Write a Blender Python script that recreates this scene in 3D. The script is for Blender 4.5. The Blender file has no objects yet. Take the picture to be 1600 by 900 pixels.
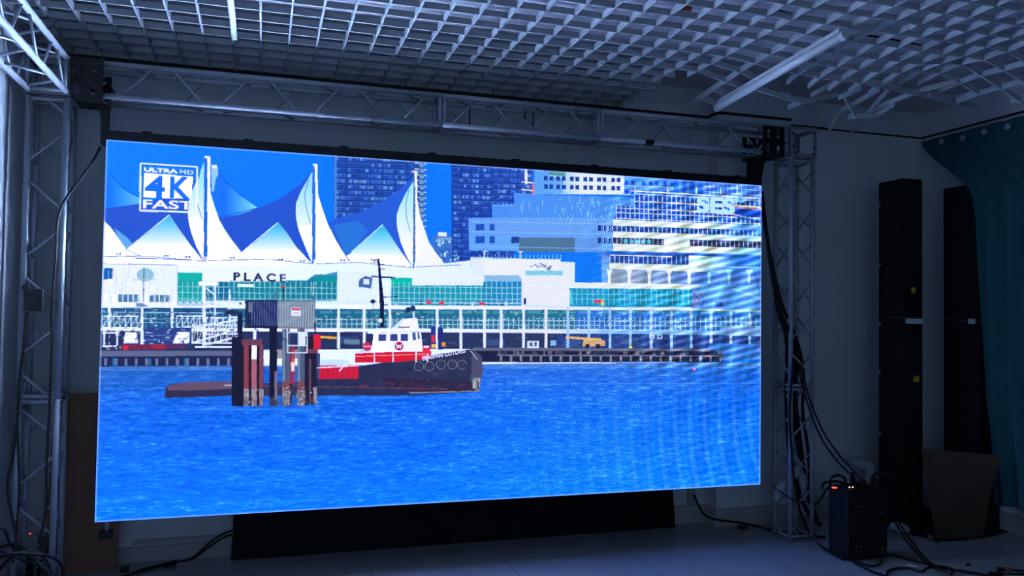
import bpy, bmesh, math, random
import numpy as np
from mathutils import Vector, Matrix

scene = bpy.context.scene
COL = scene.collection
random.seed(7)
rng = np.random.default_rng(11)

# ------------------------------------------------------------------ camera
FPX = 1255.0
YAW, PITCH, ROLL = 0.29954888, 0.03164797, 0.01433544
ZC = 1.483
def cam_axes(yaw, pitch, roll):
    f = np.array([math.sin(yaw)*math.cos(pitch), math.cos(yaw)*math.cos(pitch), math.sin(pitch)])
    r = np.array([math.cos(yaw), -math.sin(yaw), 0.0]); u = np.cross(r, f)
    c, s = math.cos(roll), math.sin(roll)
    return np.array([c*r + s*u, -s*r + c*u, f])
AX = cam_axes(YAW, PITCH, ROLL)
cam_data = bpy.data.cameras.new('camera')
cam_data.sensor_width = 36.0
cam_data.lens = 36.0*FPX/1600.0
cam_data.clip_start = 0.02
cam = bpy.data.objects.new('camera', cam_data)
COL.objects.link(cam)
cam.matrix_world = Matrix(((AX[0][0], AX[1][0], -AX[2][0], 0), (AX[0][1], AX[1][1], -AX[2][1], 0),
                           (AX[0][2], AX[1][2], -AX[2][2], ZC), (0, 0, 0, 1)))
scene.camera = cam

# ------------------------------------------------------------------ view and light
scene.view_settings.view_transform = 'Standard'
scene.view_settings.look = 'None'
scene.view_settings.exposure = 0.0
scene.view_settings.gamma = 1.0
scene.view_settings.use_curve_mapping = False
EMIT = 1.0            # strength of the video wall
BLUE_BOOST = 2.0      # extra blue emission added to help light the room
WHITE_BOOST = (222.0, 318.0, 282.0)  # extra emission put into wide white picture areas to light the room
FILL = 18.0            # power of the added fill light behind the camera
world = bpy.data.worlds.new('world')
scene.world = world
world.use_nodes = True
world.node_tree.nodes['Background'].inputs[0].default_value = (0.30, 0.42, 0.62, 1)
world.node_tree.nodes['Background'].inputs[1].default_value = 0.02
ld = bpy.data.lights.new('fill_light', 'AREA')  # unseen area light added to brighten the room
ld.shape = 'RECTANGLE'; ld.size = 2.4; ld.size_y = 1.5
ld.energy = FILL; ld.color = (0.46, 0.74, 1.0)
lo = bpy.data.objects.new('fill_light', ld)
lo.location = (0.1, -2.9, 1.75); lo.rotation_euler = (math.radians(90), 0, 0)
COL.objects.link(lo)
scene.cycles.use_denoising = True
scene.cycles.max_bounces = 10
scene.cycles.diffuse_bounces = 8
scene.cycles.sample_clamp_indirect = 4.0

def ray(u, v):
    return AX.T @ np.array([(u-800)/FPX, (450-v)/FPX, 1.0])
def on_y(u, v, Y):
    p = ray(u, v); p = p*Y/p[1]; return Vector((p[0], p[1], p[2]+ZC))
def on_z(u, v, Z):
    p = ray(u, v); p = p*(Z-ZC)/p[2]; return Vector((p[0], p[1], p[2]+ZC))
def on_x(u, v, X):
    p = ray(u, v); p = p*X/p[0]; return Vector((p[0], p[1], p[2]+ZC))

# ------------------------------------------------------------------ materials
def lin(c):
    return tuple((x/255/12.92 if x/255 <= 0.04045 else ((x/255+0.055)/1.055)**2.4) for x in c)
def material(name, rgb, rough=0.6, metal=0.0, spec=0.5, noise=0.0, scale=8.0, bump=0.0, bscale=60.0, sheen=0.0, trans=0.0):
    m = bpy.data.materials.new(name); m.use_nodes = True
    nt = m.node_tree; b = nt.nodes['Principled BSDF']
    b.inputs['Base Color'].default_value = (*lin(rgb), 1)
    b.inputs['Roughness'].default_value = rough
    b.inputs['Metallic'].default_value = metal
    b.inputs['Specular IOR Level'].default_value = spec
    if sheen: b.inputs['Sheen Weight'].default_value = sheen
    if trans: b.inputs['Transmission Weight'].default_value = trans
    tc = nt.nodes.new('ShaderNodeTexCoord')
    if noise > 0:
        n = nt.nodes.new('ShaderNodeTexNoise'); n.inputs['Scale'].default_value = scale; n.inputs['Detail'].default_value = 6
        nt.links.new(tc.outputs['Object'], n.inputs['Vector'])
        r = nt.nodes.new('ShaderNodeValToRGB'); c = lin(rgb)
        r.color_ramp.elements[0].position = 0.3; r.color_ramp.elements[1].position = 0.72
        r.color_ramp.elements[0].color = (*[x*(1-noise) for x in c], 1)
        r.color_ramp.elements[1].color = (*[min(1, x*(1+noise*0.6)) for x in c], 1)
        nt.links.new(n.outputs['Fac'], r.inputs['Fac']); nt.links.new(r.outputs['Color'], b.inputs['Base Color'])
    if bump > 0:
        n2 = nt.nodes.new('ShaderNodeTexNoise'); n2.inputs['Scale'].default_value = bscale; n2.inputs['Detail'].default_value = 4
        nt.links.new(tc.outputs['Object'], n2.inputs['Vector'])
        bp = nt.nodes.new('ShaderNodeBump'); bp.inputs['Strength'].default_value = bump; bp.inputs['Distance'].default_value = 0.01
        nt.links.new(n2.outputs['Fac'], bp.inputs['Height']); nt.links.new(bp.outputs['Normal'], b.inputs['Normal'])
    return m
def emitter(name, rgb, strength):
    m = bpy.data.materials.new(name); m.use_nodes = True
    b = m.node_tree.nodes['Principled BSDF']
    b.inputs['Base Color'].default_value = (0.02, 0.02, 0.02, 1)
    b.inputs['Emission Color'].default_value = (*lin(rgb), 1); b.inputs['Emission Strength'].default_value = strength
    return m

M_WALL = material('painted_wall', (222, 224, 225), 0.75, noise=0.05, scale=3, bump=0.03, bscale=40)
M_SLAB = material('painted_slab', (216, 212, 212), 0.8, noise=0.12, scale=2.2)
M_SKIRT = material('skirting_tile', (176, 176, 174), 0.35, noise=0.06, scale=6)
M_SHADE_LINE = material('shade_line', (14, 15, 18), 0.8)  # black that stands in for the shadow line at the ceiling edge
M_GRID = material('white_grid', (166, 170, 173), 0.8, spec=0.2, noise=0.05, scale=5)
M_ALU = material('aluminium', (166, 170, 176), 0.58, metal=0.35, noise=0.08, scale=14)
M_ALUP = material('aluminium_plate', (140, 144, 150), 0.5, metal=0.5, noise=0.1, scale=20)
M_BLACKM = material('black_steel', (6, 7, 9), 0.6, spec=0.25, noise=0.2, scale=20)
M_BLACK = material('black_paint', (10, 10, 12), 0.75, spec=0.25, noise=0.15, scale=10)
M_BOARD = material('black_board', (9, 10, 13), 0.8, spec=0.2, noise=0.2, scale=6)
M_RUBBER = material('black_rubber', (12, 12, 14), 0.6, spec=0.3)
M_TUBE = material('tube_glass', (232, 234, 236), 0.25, noise=0.03, scale=10)
M_CAP = material('lamp_cap', (205, 206, 208), 0.45)
M_CURT = material('teal_fabric', (14, 84, 92), 0.85, noise=0.1, scale=8, bump=0.15, bscale=180, sheen=0.05)
M_EYE = material('eyelet_metal', (190, 192, 196), 0.35, metal=0.6)
M_PLY = material('brown_board', (118, 84, 62), 0.7, noise=0.2, scale=4, bump=0.05)
M_CARD = material('cardboard', (62, 48, 31), 0.85, noise=0.25, scale=5, bump=0.1, bscale=30)
M_MAT = material('black_mat', (12, 12, 14), 0.85, noise=0.2, scale=10)
M_BAG = material('white_plastic', (172, 180, 188), 0.4, noise=0.08, scale=12, bump=0.4, bscale=25)
M_WHITE = material('white_label', (225, 228, 230), 0.5)
M_YEL = material('yellow_sticker', (200, 170, 40), 0.5)
M_GREY = material('adapter_plastic', (168, 172, 178), 0.5, noise=0.06, scale=12)
M_ORANGE = material('orange_plug', (150, 82, 40), 0.5)
M_RED = emitter('red_light', (255, 70, 40), 3.0)
M_WARM = emitter('warm_light', (255, 190, 130), 2.5)

# floor: glossy pale tiles with fine dark joints
M_FLOOR = bpy.data.materials.new('floor_tiles'); M_FLOOR.use_nodes = True
nt = M_FLOOR.node_tree; b = nt.nodes['Principled BSDF']
tc = nt.nodes.new('ShaderNodeTexCoord'); br = nt.nodes.new('ShaderNodeTexBrick')
mp = nt.nodes.new('ShaderNodeMapping'); mp.inputs['Location'].default_value = (0.18, 0.05, 0)
br.offset = 0.0; br.inputs['Scale'].default_value = 1.0
br.inputs['Brick Width'].default_value = 0.8; br.inputs['Row Height'].default_value = 0.8
br.inputs['Mortar Size'].default_value = 0.0022; br.inputs['Mortar Smooth'].default_value = 0.1
br.inputs['Color1'].default_value = (*lin((180, 180, 179)), 1); br.inputs['Color2'].default_value = (*lin((177, 178, 178)), 1)
br.inputs['Mortar'].default_value = (*lin((122, 123, 124)), 1)
nt.links.new(tc.outputs['Object'], mp.inputs['Vector']); nt.links.new(mp.outputs['Vector'], br.inputs['Vector'])
nz = nt.nodes.new('ShaderNodeTexNoise'); nz.inputs['Scale'].default_value = 5; nz.inputs['Detail'].default_value = 7
nt.links.new(tc.outputs['Object'], nz.inputs['Vector'])
mx = nt.nodes.new('ShaderNodeMixRGB'); mx.blend_type = 'MULTIPLY'; mx.inputs['Fac'].default_value = 0.25
nt.links.new(br.outputs['Color'], mx.inputs['Color1']); nt.links.new(nz.outputs['Fac'], mx.inputs['Color2'])
nt.links.new(mx.outputs['Color'], b.inputs['Base Color'])
b.inputs['Roughness'].default_value = 0.07
b.inputs['Specular IOR Level'].default_value = 0.5

# ------------------------------------------------------------------ mesh helpers
def root_loc(o):
    while o.parent: o = o.parent
    return Vector(o.location)
def link_mesh(name, bm, mat, parent=None, smooth=False, origin=None):
    """One mesh object; vertices are given in world coordinates."""
    if parent is not None: org = root_loc(parent)
    elif origin is not None: org = Vector(origin)
    else: org = Vector((0, 0, 0))
    bmesh.ops.recalc_face_normals(bm, faces=bm.faces)
    bmesh.ops.translate(bm, verts=bm.verts, vec=-org)
    me = bpy.data.meshes.new(name); bm.to_mesh(me); bm.free()
    if smooth:
        for p in me.polygons: p.use_smooth = True
    for m in (mat if isinstance(mat, (list, tuple)) else [mat]): me.materials.append(m)
    o = bpy.data.objects.new(name, me); COL.objects.link(o)
    if parent is not None: o.parent = parent
    elif origin is not None: o.location = org
    return o
def thing(name, label, cat, loc, group=None):
    o = bpy.data.objects.new(name, None); o.empty_display_size = 0.1
    o.location = loc; COL.objects.link(o); o['label'] = label; o['category'] = cat
    if group: o['group'] = group
    return o
def tag(o, label, cat, group=None):
    o['label'] = label; o['category'] = cat
    if group: o['group'] = group
    return o
def struct(o):
    o['kind'] = 'structure'; return o
def box(bm, x0, x1, y0, y1, z0, z1, bevel=0.0):
    vs = [bm.verts.new((x, y, z)) for z in (z0, z1) for y in (y0, y1) for x in (x0, x1)]
    fs = [(0, 2, 3, 1), (4, 5, 7, 6), (0, 1, 5, 4), (2, 6, 7, 3), (0, 4, 6, 2), (1, 3, 7, 5)]
    faces = [bm.faces.new([vs[i] for i in f]) for f in fs]
    if bevel > 0:
        ed = list({e for f in faces for e in f.edges})
        bmesh.ops.bevel(bm, geom=ed, offset=bevel, segments=2, affect='EDGES', profile=0.5)
def slab_quad(bm, pts, thick_vec):
    t = Vector(thick_vec); a = [bm.verts.new(p) for p in pts]; c = [bm.verts.new(Vector(p)+t) for p in pts]
    n = len(pts); bm.faces.new(a); bm.faces.new(c[::-1])
    for i in range(n): bm.faces.new((a[i], c[i], c[(i+1) % n], a[(i+1) % n]))
def tube(bm, pts, r, seg=10, closed=False):
    pts = [Vector(p) for p in pts]; n = len(pts); rings = []
    d0 = (pts[1]-pts[0]).normalized()
    up = Vector((0, 0, 1)) if abs(d0.z) < 0.9 else Vector((0, 1, 0))
    side = d0.cross(up).normalized()
    for i, p in enumerate(pts):
        if closed: d = pts[(i+1) % n]-pts[i-1]
        else: d = pts[min(i+1, n-1)]-pts[max(i-1, 0)]
        if d.length < 1e-9: d = d0
        d.normalize()
        side = (side-d*side.dot(d))
        if side.length < 1e-6: side = d.orthogonal()
        side.normalize(); up2 = d.cross(side)
        rr = r[i] if isinstance(r, (list, tuple)) else r
        rings.append([bm.verts.new(p+(side*math.cos(a)+up2*math.sin(a))*rr) for a in [2*math.pi*k/seg for k in range(seg)]])
    m = n if closed else n-1
    for i in range(m):
        A, B = rings[i], rings[(i+1) % n]
        for k in range(seg): bm.faces.new((A[k], A[(k+1) % seg], B[(k+1) % seg], B[k]))
    if not closed:
        bm.faces.new(rings[0][::-1]); bm.faces.new(rings[-1])
def spline(pts, n=8):
    P = [Vector(p) for p in pts]; P = [P[0]*2-P[1]]+P+[P[-1]*2-P[-2]]; out = []
    for i in range(1, len(P)-2):
        a, b_, c, d = P[i-1], P[i], P[i+1], P[i+2]
        for k in range(n):
            t = k/n
            out.append(0.5*((2*b_)+(c-a)*t+(2*a-5*b_+4*c-d)*t*t+(3*b_-a-3*c+d)*t*t*t))
    out.append(P[-2]); return out
def outline_plate(bm, outer, holes, y0, y1):
    """Plate in the XZ plane, thickness y0..y1, outline polygon with rectangular/slot holes."""
    vs = []; es = []
    def ring(pts):
        v = [bm.verts.new((p[0], y0, p[1])) for p in pts]
        return [bm.edges.new((v[i], v[(i+1) % len(v)])) for i in range(len(v))]
    edges = ring(outer)
    for h in holes: edges += ring(h)
    res = bmesh.ops.triangle_fill(bm, use_beauty=True, use_dissolve=False, edges=edges)
    faces = [g for g in res['geom'] if isinstance(g, bmesh.types.BMFace)]
    ext = bmesh.ops.extrude_face_region(bm, geom=faces)
    nv = [g for g in ext['geom'] if isinstance(g, bmesh.types.BMVert)]
    bmesh.ops.translate(bm, verts=nv, vec=(0, y1-y0, 0))
def slot(cx, cz, w, h, n=6):
    """Rounded slot, taller than wide (or wider than tall)."""
    pts = []
    r = min(w, h)/2; dx = w/2-r; dz = h/2-r
    for (sx, sz, a0) in ((1, 1, 0), (-1, 1, 90), (-1, -1, 180), (1, -1, 270)):
        for k in range(n//2+1):
            a = math.radians(a0+90*k/(n//2)); pts.append((cx+sx*dx+r*math.cos(a), cz+sz*dz+r*math.sin(a)))
    out = []
    for p in pts:
        if not out or (abs(p[0]-out[-1][0])+abs(p[1]-out[-1][1])) > 1e-5: out.append(p)
    if abs(out[0][0]-out[-1][0])+abs(out[0][1]-out[-1][1]) < 1e-5: out.pop()
    return out

# ------------------------------------------------------------------ room shell
XL, XR, YB, YF, ZS, ZG = -1.25, 5.05, 5.18, -3.0, 3.145, 2.945
def solid(name, *b_, mat=M_WALL):
    bm = bmesh.new(); box(bm, *b_); return struct(link_mesh(name, bm, mat))
solid('floor', XL-.15, XR+.15, YF-.15, YB+.15, -0.12, 0.0, mat=M_FLOOR)
solid('ceiling', XL-.15, XR+.15, YF-.15, YB+.15, ZS, ZS+0.15, mat=M_SLAB)
solid('wall_back', XL-.15, XR+.15, YB, YB+.15, 0, ZS)
solid('wall_left', XL-.15, XL, YF, YB, 0, ZS)
solid('wall_right', XR, XR+.15, YF, YB, 0, ZS)
# wall behind the camera, with an unseen opening added for the fill light
bm = bmesh.new()
box(bm, XL-.15, -1.1, YF-.15, YF, 0, ZS); box(bm, 1.3, XR+.15, YF-.15, YF, 0, ZS)
box(bm, -1.1, 1.3, YF-.15, YF, 0, 1.0); box(bm, -1.1, 1.3, YF-.15, YF, 2.5, ZS)
struct(link_mesh('wall_front', bm, M_WALL))
solid('wall_pillar', 3.085, 3.69, 5.03, YB, 0, ZS)
# black strips painted for the shadow line where the ceiling edge met the walls
bm = bmesh.new()
box(bm, XL, 3.085, YB-.012, YB, ZG-.012, ZG+.006)
box(bm, 3.073, 3.085, 5.03, YB-.012, ZG-.012, ZG+.006)
box(bm, 3.073, 3.69, 5.018, 5.03, ZG-.012, ZG+.006)
struct(link_mesh('trim_1', bm, M_SHADE_LINE))
bm = bmesh.new()
box(bm, 3.69, 4.1, YB-.012, YB, ZG-.012, ZG+.006); box(bm, 4.1, XR, YB-.006, YB, ZG-.010, ZG+.003)
box(bm, XR-.012, XR, 0.0, YB, ZG-.008, ZG+.006)
struct(link_mesh('trim_2', bm, M_SHADE_LINE))
def skirting(name, segs):
    bm = bmesh.new()
    for (x0, x1, y0, y1) in segs:
        box(bm, x0, x1, y0, y1, 0, 0.087)
    struct(link_mesh(name, bm, M_SKIRT))
skirting('baseboard_back', [(XL, 3.073, YB-.014, YB), (3.071, 3.085, 5.0301, YB-.014), (3.071, 3.69, 5.016, 5.03), (3.69, XR, YB-.014, YB)])
skirting('baseboard_right', [(XR-.014, XR, 0.0, YB-.014)])
skirting('baseboard_left', [(XL, XL+.014, 0.0, YB-.014)])
bm = bmesh.new()      # cable trunking that runs along the skirting
for (x0, x1, y0, y1) in [(-0.7, 3.06, YB-.026, YB), (3.059, 3.085, 5.0301, YB-.026), (3.059, 3.69, 5.004, 5.03), (3.69, XR-.03, YB-.026, YB)]:
    box(bm, x0, x1, y0, y1, 0.098, 0.128, 0.002)
box(bm, XR-.026, XR, 3.0, YB-.03, 0.098, 0.128, 0.002)
struct(link_mesh('trim_3', bm, M_SKIRT))
bm = bmesh.new()
box(bm, 2.935, 2.985, YB-.03, YB, 0.131, 0.55, 0.003)
struct(link_mesh('trim_4', bm, M_SKIRT))

# ------------------------------------------------------------------ open cell grid ceiling
ROWS = [3.93+.15*j for j in range(-22, 9)]
CL = [-1.223+.147*i for i in range(0, 26)]            # level part, columns up to 2.452
CR = [2.645+.147*k for k in range(0, 17)]
TX = [2.452, 2.645, 2.785, 2.93, 3.075, 3.22, 3.37, 3.51, 3.655, 3.80, 3.94, 4.07, 4.2, 5.0]
TZ = {3.05: [2.945]*14,
      3.33: [2.945]*9+[2.943, 2.89, 2.86, 2.82, 2.72],
      3.40: [2.945]*9+[2.944, 2.893, 2.86, 2.81, 2.70],
      3.48: [2.945, 2.945, 2.945, 2.94, 2.94, 2.94, 2.935, 2.932, 2.941, 2.944, 2.899, 2.857, 2.80, 2.66],
      3.63: [2.945, 2.937, 2.93, 2.92, 2.922, 2.923, 2.924, 2.924, 2.941, 2.962, 2.910, 2.863, 2.79, 2.62],
      3.78: [2.945, 2.930, 2.92, 2.91, 2.907, 2.905, 2.905, 2.916, 2.94, 2.954, 2.909, 2.860, 2.815, 2.66],
      3.93: [2.945, 2.924, 2.90, 2.895, 2.884, 2.884, 2.885, 2.88, 2.91, 2.94, 2.90, 2.85, 2.8, 2.7],
      4.08: [2.943, 2.916, 2.87, 2.85, 2.84, 2.84, 2.84, 2.84, 2.84, 2.84, 2.84, 2.84, 2.8, 2.7],
      4.23: [2.941, 2.898, 2.86, 2.85, 2.84, 2.84, 2.84, 2.84, 2.84, 2.84, 2.84, 2.84, 2.8, 2.7],
      4.38: [2.939, 2.888, 2.856, 2.85, 2.84, 2.84, 2.84, 2.84, 2.84, 2.84, 2.84, 2.84, 2.8, 2.7],
      4.53: [2.937, 2.872, 2.84, 2.85, 2.84, 2.84, 2.84, 2.84, 2.84, 2.84, 2.84, 2.84, 2.8, 2.7],
      4.68: [2.935, 2.850, 2.83, 2.85, 2.84, 2.84, 2.84, 2.84, 2.84, 2.84, 2.84, 2.84, 2.8, 2.7]}
TYS = sorted(TZ)
def grid_z(x, y):
    if x <= 2.452 or y <= 3.05: return ZG
    y = min(y, 4.68); k = max(i for i in range(len(TYS)) if TYS[i] <= y+1e-6); k2 = min(k+1, len(TYS)-1)
    z1 = np.interp(x, TX, TZ[TYS[k]]); z2 = np.interp(x, TX, TZ[TYS[k2]])
    t = 0 if k == k2 else (y-TYS[k])/(TYS[k2]-TYS[k])
    return float(z1*(1-t)+z2*t)
BH, BT = 0.032, 0.010
def blade(bm, p, q, h=BH, t=BT):
    p, q = Vector(p), Vector(q); d = q-p; s = Vector((0, 0, 1)).cross(d)
    if s.length < 1e-6: s = Vector((1, 0, 0))
    s = s.normalized()*t/2; u = Vector((0, 0, h))
    a = [bm.verts.new(x) for x in (p-s, p+s, q+s, q-s)]; c = [bm.verts.new(x+u) for x in (p-s, p+s, q+s, q-s)]
    bm.faces.new(a); bm.faces.new(c[::-1])
    for i in range(4): bm.faces.new((a[i], c[i], c[(i+1) % 4], a[(i+1) % 4]))
def y_limit(x):
    if x < 2.35: return 5.15
    if x < 2.5: return 4.30
    if x < 2.7: return 4.60
    if x < 2.86: return 4.42
    if x < 3.58: return 3.99
    if x < 4.02: return 3.90
    if x < 4.16: return 3.90
    if x < 4.30: return 3.64
    if x < 4.5: return 3.50
    return 3.36
def make_grid(cols, name, label, x_from=None):
    bm = bmesh.new()
    for x in cols:                                   # blades that run towards the wall
        ys = [y for y in ROWS if y <= y_limit(x)]
        end = min(y_limit(x)+.05, 5.17)
        ys = ys+[end]
        for a, c in zip(ys[:-1], ys[1:]):
            if c-a < .02: continue
            if x in CR[1:2] and 4.0 < a < 4.3: continue
            blade(bm, (x, a, grid_z(x, a)), (x, c, grid_z(x, c)))
    xs = ([x_from] if x_from else [])+list(cols)
    for y in ROWS:                                   # blades across
        for a, c in zip(xs[:-1], xs[1:]):
            if y > max(y_limit(a), y_limit(c)): continue
            if min(y_limit(a), y_limit(c)) < y:      # broken stub at the edge
                if y_limit(c) >= y: continue
                c = a+(c-a)*random.uniform(.35, .8)
            blade(bm, (a, y, grid_z(a, y)), (c, y, grid_z(c, y)))
    return tag(link_mesh(name, bm, M_GRID), label, 'ceiling grid')
make_grid(CL, 'ceiling_grid', 'level white open cell ceiling grid hanging above the truss and screen')
make_grid(CR, 'ceiling_grid', 'sagging and broken part of the white ceiling grid right of the lamp', x_from=2.452)

def strip(label, pts, h=BH):
    bm = bmesh.new()
    for a, c in zip(pts[:-1], pts[1:]): blade(bm, a, c, h)
    return tag(link_mesh('grid_strip', bm, M_GRID), label, 'grid strip', 'broken strips hanging from the ceiling grid')
def pp(*a): return [on_y(u, v, Y) for (u, v, Y) in a]
strip('longest broken grid strip, pointing down towards the teal curtain', pp((1347, 131, 3.93), (1440, 151, 3.97), (1531, 172, 4.02)))
strip('sagging grid strip bent upwards under the far end of the right lamp', pp((1180, 141, 4.08), (1233, 157, 4.10), (1263, 162, 4.12), (1309, 152, 4.16)))
strip('short loose grid strip end sticking out left above the right bracket', pp((1232, 172, 4.35), (1258, 160, 4.12)))
strip('straight grid strip hanging down left in the middle of the broken edge', pp((1267, 154, 4.16), (1290, 141, 4.06), (1316, 129, 3.95)))
strip('loose grid strip pushed below the broken edge above the thin dangling piece', pp((1310, 157, 4.2), (1346, 141, 4.05)))
strip('thin grid piece dangling steeply down right to the bent strip', pp((1320, 157, 4.18), (1337, 185, 4.24)), .03)
strip('grid strip bent like an elbow at the lowest point of the breakage', pp((1325, 187, 4.28), (1337, 186, 4.24), (1371, 183, 4.2), (1398, 167, 4.1)))
strip('drooping grid strip that hangs lowest, nearly touching the dark wall line', pp((1296, 206, 4.55), (1313, 178, 4.45), (1330, 168, 4.35), (1348, 158, 4.3)))
strip('loose grid strip crossing behind the thin dangling piece', pp((1336, 165, 4.22), (1375, 143, 4.03)))
strip('steep grid strip leaning left below the long broken strip', pp((1352, 186, 4.36), (1368, 166, 4.2), (1388, 144, 4.0)))
strip('long grid strip rising right from the breakage to the hanging cells', pp((1362, 176, 4.25), (1400, 160, 4.1), (1438, 145, 3.95), (1497, 131, 3.78)))
strip('small dark grid piece hanging lowest in front of the wall line', pp((1329, 211, 4.6), (1345, 188, 4.45)), .02)
strip('short grid strip curving up into the hanging cells at right', pp((1450, 152, 3.95), (1492, 157, 3.98), (1524, 148, 3.85)), .03)

# ------------------------------------------------------------------ fluorescent lamps
def lamp(a, b_, label, r):
    a, b_ = Vector(a), Vector(b_); d = (b_-a).normalized()
    t = thing('fluorescent_lamp', label, 'lamp', a, 'fluorescent lamps under the ceiling grid')
    bm = bmesh.new(); tube(bm, [a+d*.03, b_-d*.03], r, 20); link_mesh('tube', bm, M_TUBE, t, True)
    for p, q in ((a, a+d*.034), (b_-d*.034, b_)):
        bm = bmesh.new(); tube(bm, [p, q], r*1.12, 20); link_mesh('end_cap', bm, M_CAP, t)
    bm = bmesh.new()
    w = Vector((r*.8, 0, 0)); u = Vector((0, 0, r*.7))
    slab_quad(bm, [a-w+u+d*.03, a+w+u+d*.03, b_+w+u-d*.03, b_-w+u-d*.03], (0, 0, r*.9)); link_mesh('housing', bm, M_CAP, t)
lamp((2.725, 3.278, 2.892), (2.731, 4.475, 2.812), 'white fluorescent lamp hanging below the grid above the right bracket', .023)
lamp((-0.178, 3.24, 2.915), (-0.178, 4.438, 2.915), 'white fluorescent lamp at the top edge, left of the screen centre', .015)

# ------------------------------------------------------------------ trusses
S = 0.17
def truss(name, label, origin, axis, p, q, length, phase=0.0, frames=(1, 1), group=None, period=.49):
    """Box truss of four chords; p, q are the two cross directions."""
    o, ax, p, q = Vector(origin), Vector(axis), Vector(p), Vector(q)
    t = thing(name, label, 'truss', o, group)
    for (i, j) in ((0, 0), (1, 0), (1, 1), (0, 1)):
        s = o+p*S*i+q*S*j
        bm = bmesh.new(); tube(bm, [s, s+ax*length], .0155, 14); link_mesh('chord', bm, M_ALU, t, True)
    faces = [((0, 0), p, 0.0), ((0, 1), p, .5), ((0, 0), q, .5), ((1, 0), q, 0.0)]
    for (ij, w, ph) in faces:
        s = o+p*S*ij[0]+q*S*ij[1]
        k0 = -1
        x = (phase+ph)*period-period
        while x < length:
            for (x0, x1, up) in ((x, x+.155, 1), (x+.245, x+.40, 0)):
                a0, a1 = max(x0, .02), min(x1, length-.02)
                if a1-a0 < .05: continue
                f0, f1 = (a0-x0)/(x1-x0), (a1-x0)/(x1-x0)
                if up: h0, h1 = f0, f1
                else: h0, h1 = 1-f0, 1-f1
                bm = bmesh.new(); tube(bm, [s+ax*a0+w*S*h0, s+ax*a1+w*S*h1], .0068, 8)
                link_mesh('brace', bm, M_ALU, t, True)
            x += period
    for e, on in zip((.012, length-.012), frames):
        if not on: continue
        bm = bmesh.new(); c = [o+ax*e, o+ax*e+p*S, o+ax*e+p*S+q*S, o+ax*e+q*S]
        for k in range(4): tube(bm, [c[k], c[(k+1) % 4]], .0105, 8)
        link_mesh('end_frame', bm, M_ALU, t, True)
    return t
XV, YV, ZV = (1, 0, 0), (0, 1, 0), (0, 0, 1)
TY0, TZ0, TZ1 = 4.59, 2.583, 2.753
PL, PR = -1.16, 3.375
G1 = 'sections of the silver truss frame'
for nm, x0, ph in (('left', PL, .15), ('right', PR, .35)):
    truss('truss_section', f'lower silver truss section standing on the floor {nm} of the screen', (x0, TY0, .014), ZV, XV, YV, 1.0, ph, group=G1)
    truss('truss_section', f'tall upper silver truss section of the post {nm} of the screen', (x0, TY0, 1.018), ZV, XV, YV, 1.535, ph+.3, group=G1)
truss('truss_section', 'left and longest silver truss section of the beam above the screen', (PL+S+.032, TY0, TZ0), XV, ZV, YV, 1.93, .45, group=G1)
truss('truss_section', 'middle silver truss section of the beam above the screen', (.976, TY0, TZ0), XV, ZV, YV, 1.0, .1, group=G1)
truss('truss_section', 'right silver truss section of the beam above the screen', (1.98, TY0, TZ0), XV, ZV, YV, PR-.032-1.98, .3, group=G1)
truss('truss_section', 'silver truss section at top left running from the corner towards the viewer', (PL, TY0-.032, TZ0), (0, -1, 0), XV, ZV, 2.9, .1, group=G1)

def corner(label, x0):
    t = thing('truss_corner', label, 'truss corner', (x0, TY0, TZ0-.018), 'corner blocks of the truss frame')
    x1, y0, y1, z0, z1 = x0+S, TY0, TY0+S, TZ0, TZ1; e = .018
    bm = bmesh.new()
    w = .026
    for y in (y0-e, y1+e-.004):      # front and back picture frames of flat bar
        box(bm, x0-e, x1+e, y, y+.004, z0-e, z0-e+w); box(bm, x0-e, x1+e, y, y+.004, z1+e-w, z1+e)
        box(bm, x0-e, x0-e+w, y, y+.004, z0-e+w, z1+e-w); box(bm, x1+e-w, x1+e, y, y+.004, z0-e+w, z1+e-w)
    for x in (x0-e, x1+e-.004):
        box(bm, x, x+.004, y0-e+.004, y1+e-.004, z0-e, z0-e+w); box(bm, x, x+.004, y0-e+.004, y1+e-.004, z1+e-w, z1+e)
        box(bm, x, x+.004, y0-e+.004, y0-e+w, z0-e+w, z1+e-w); box(bm, x, x+.004, y1+e-w, y1+e-.004, z0-e+w, z1+e-w)
    for z in (z0-e, z1+e-.004):
        box(bm, x0-e+.004, x1+e-.004, y0-e+.004, y0-e+w, z, z+.004); box(bm, x0-e+.004, x1+e-.004, y1+e-w, y1+e-.004, z, z+.004)
    link_mesh('frame', bm, M_ALUP, t)
    for (x, z) in ((x0+.015, z0+.003), (x1-.015, z0+.003), (x1+e-.021, z0+.045), (x1+e-.021, z1-.02), (x0+.003, z0+.05), (x0+.003, z1-.03)):
        bm = bmesh.new(); tube(bm, [(x, y0-e-.005, z), (x, y0-e+.001, z)], .008, 6); link_mesh('bolt', bm, M_BLACKM, t)
    for y in (y0+.02, y1-.02):
        bm = bmesh.new(); tube(bm, [(x0+.06, y, z0-e-.03), (x0+.06, y, z0-e+.004)], .006, 6); link_mesh('bolt', bm, M_ALUP, t)
corner('square silver truss corner on top of the left post', PL)
corner('square silver truss corner on top of the right post', PR)
def base_plate(x0, label):
    bm = bmesh.new(); box(bm, x0-.035, x0+S+.035, TY0-.035, TY0+S+.035, 0, .012, .002)
    tag(link_mesh('base_plate', bm, M_ALUP), label, 'base plate', 'base plates under the truss posts')
base_plate(PL, 'flat metal base plate under the left truss post')
base_plate(PR, 'flat metal base plate under the right truss post')

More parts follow.
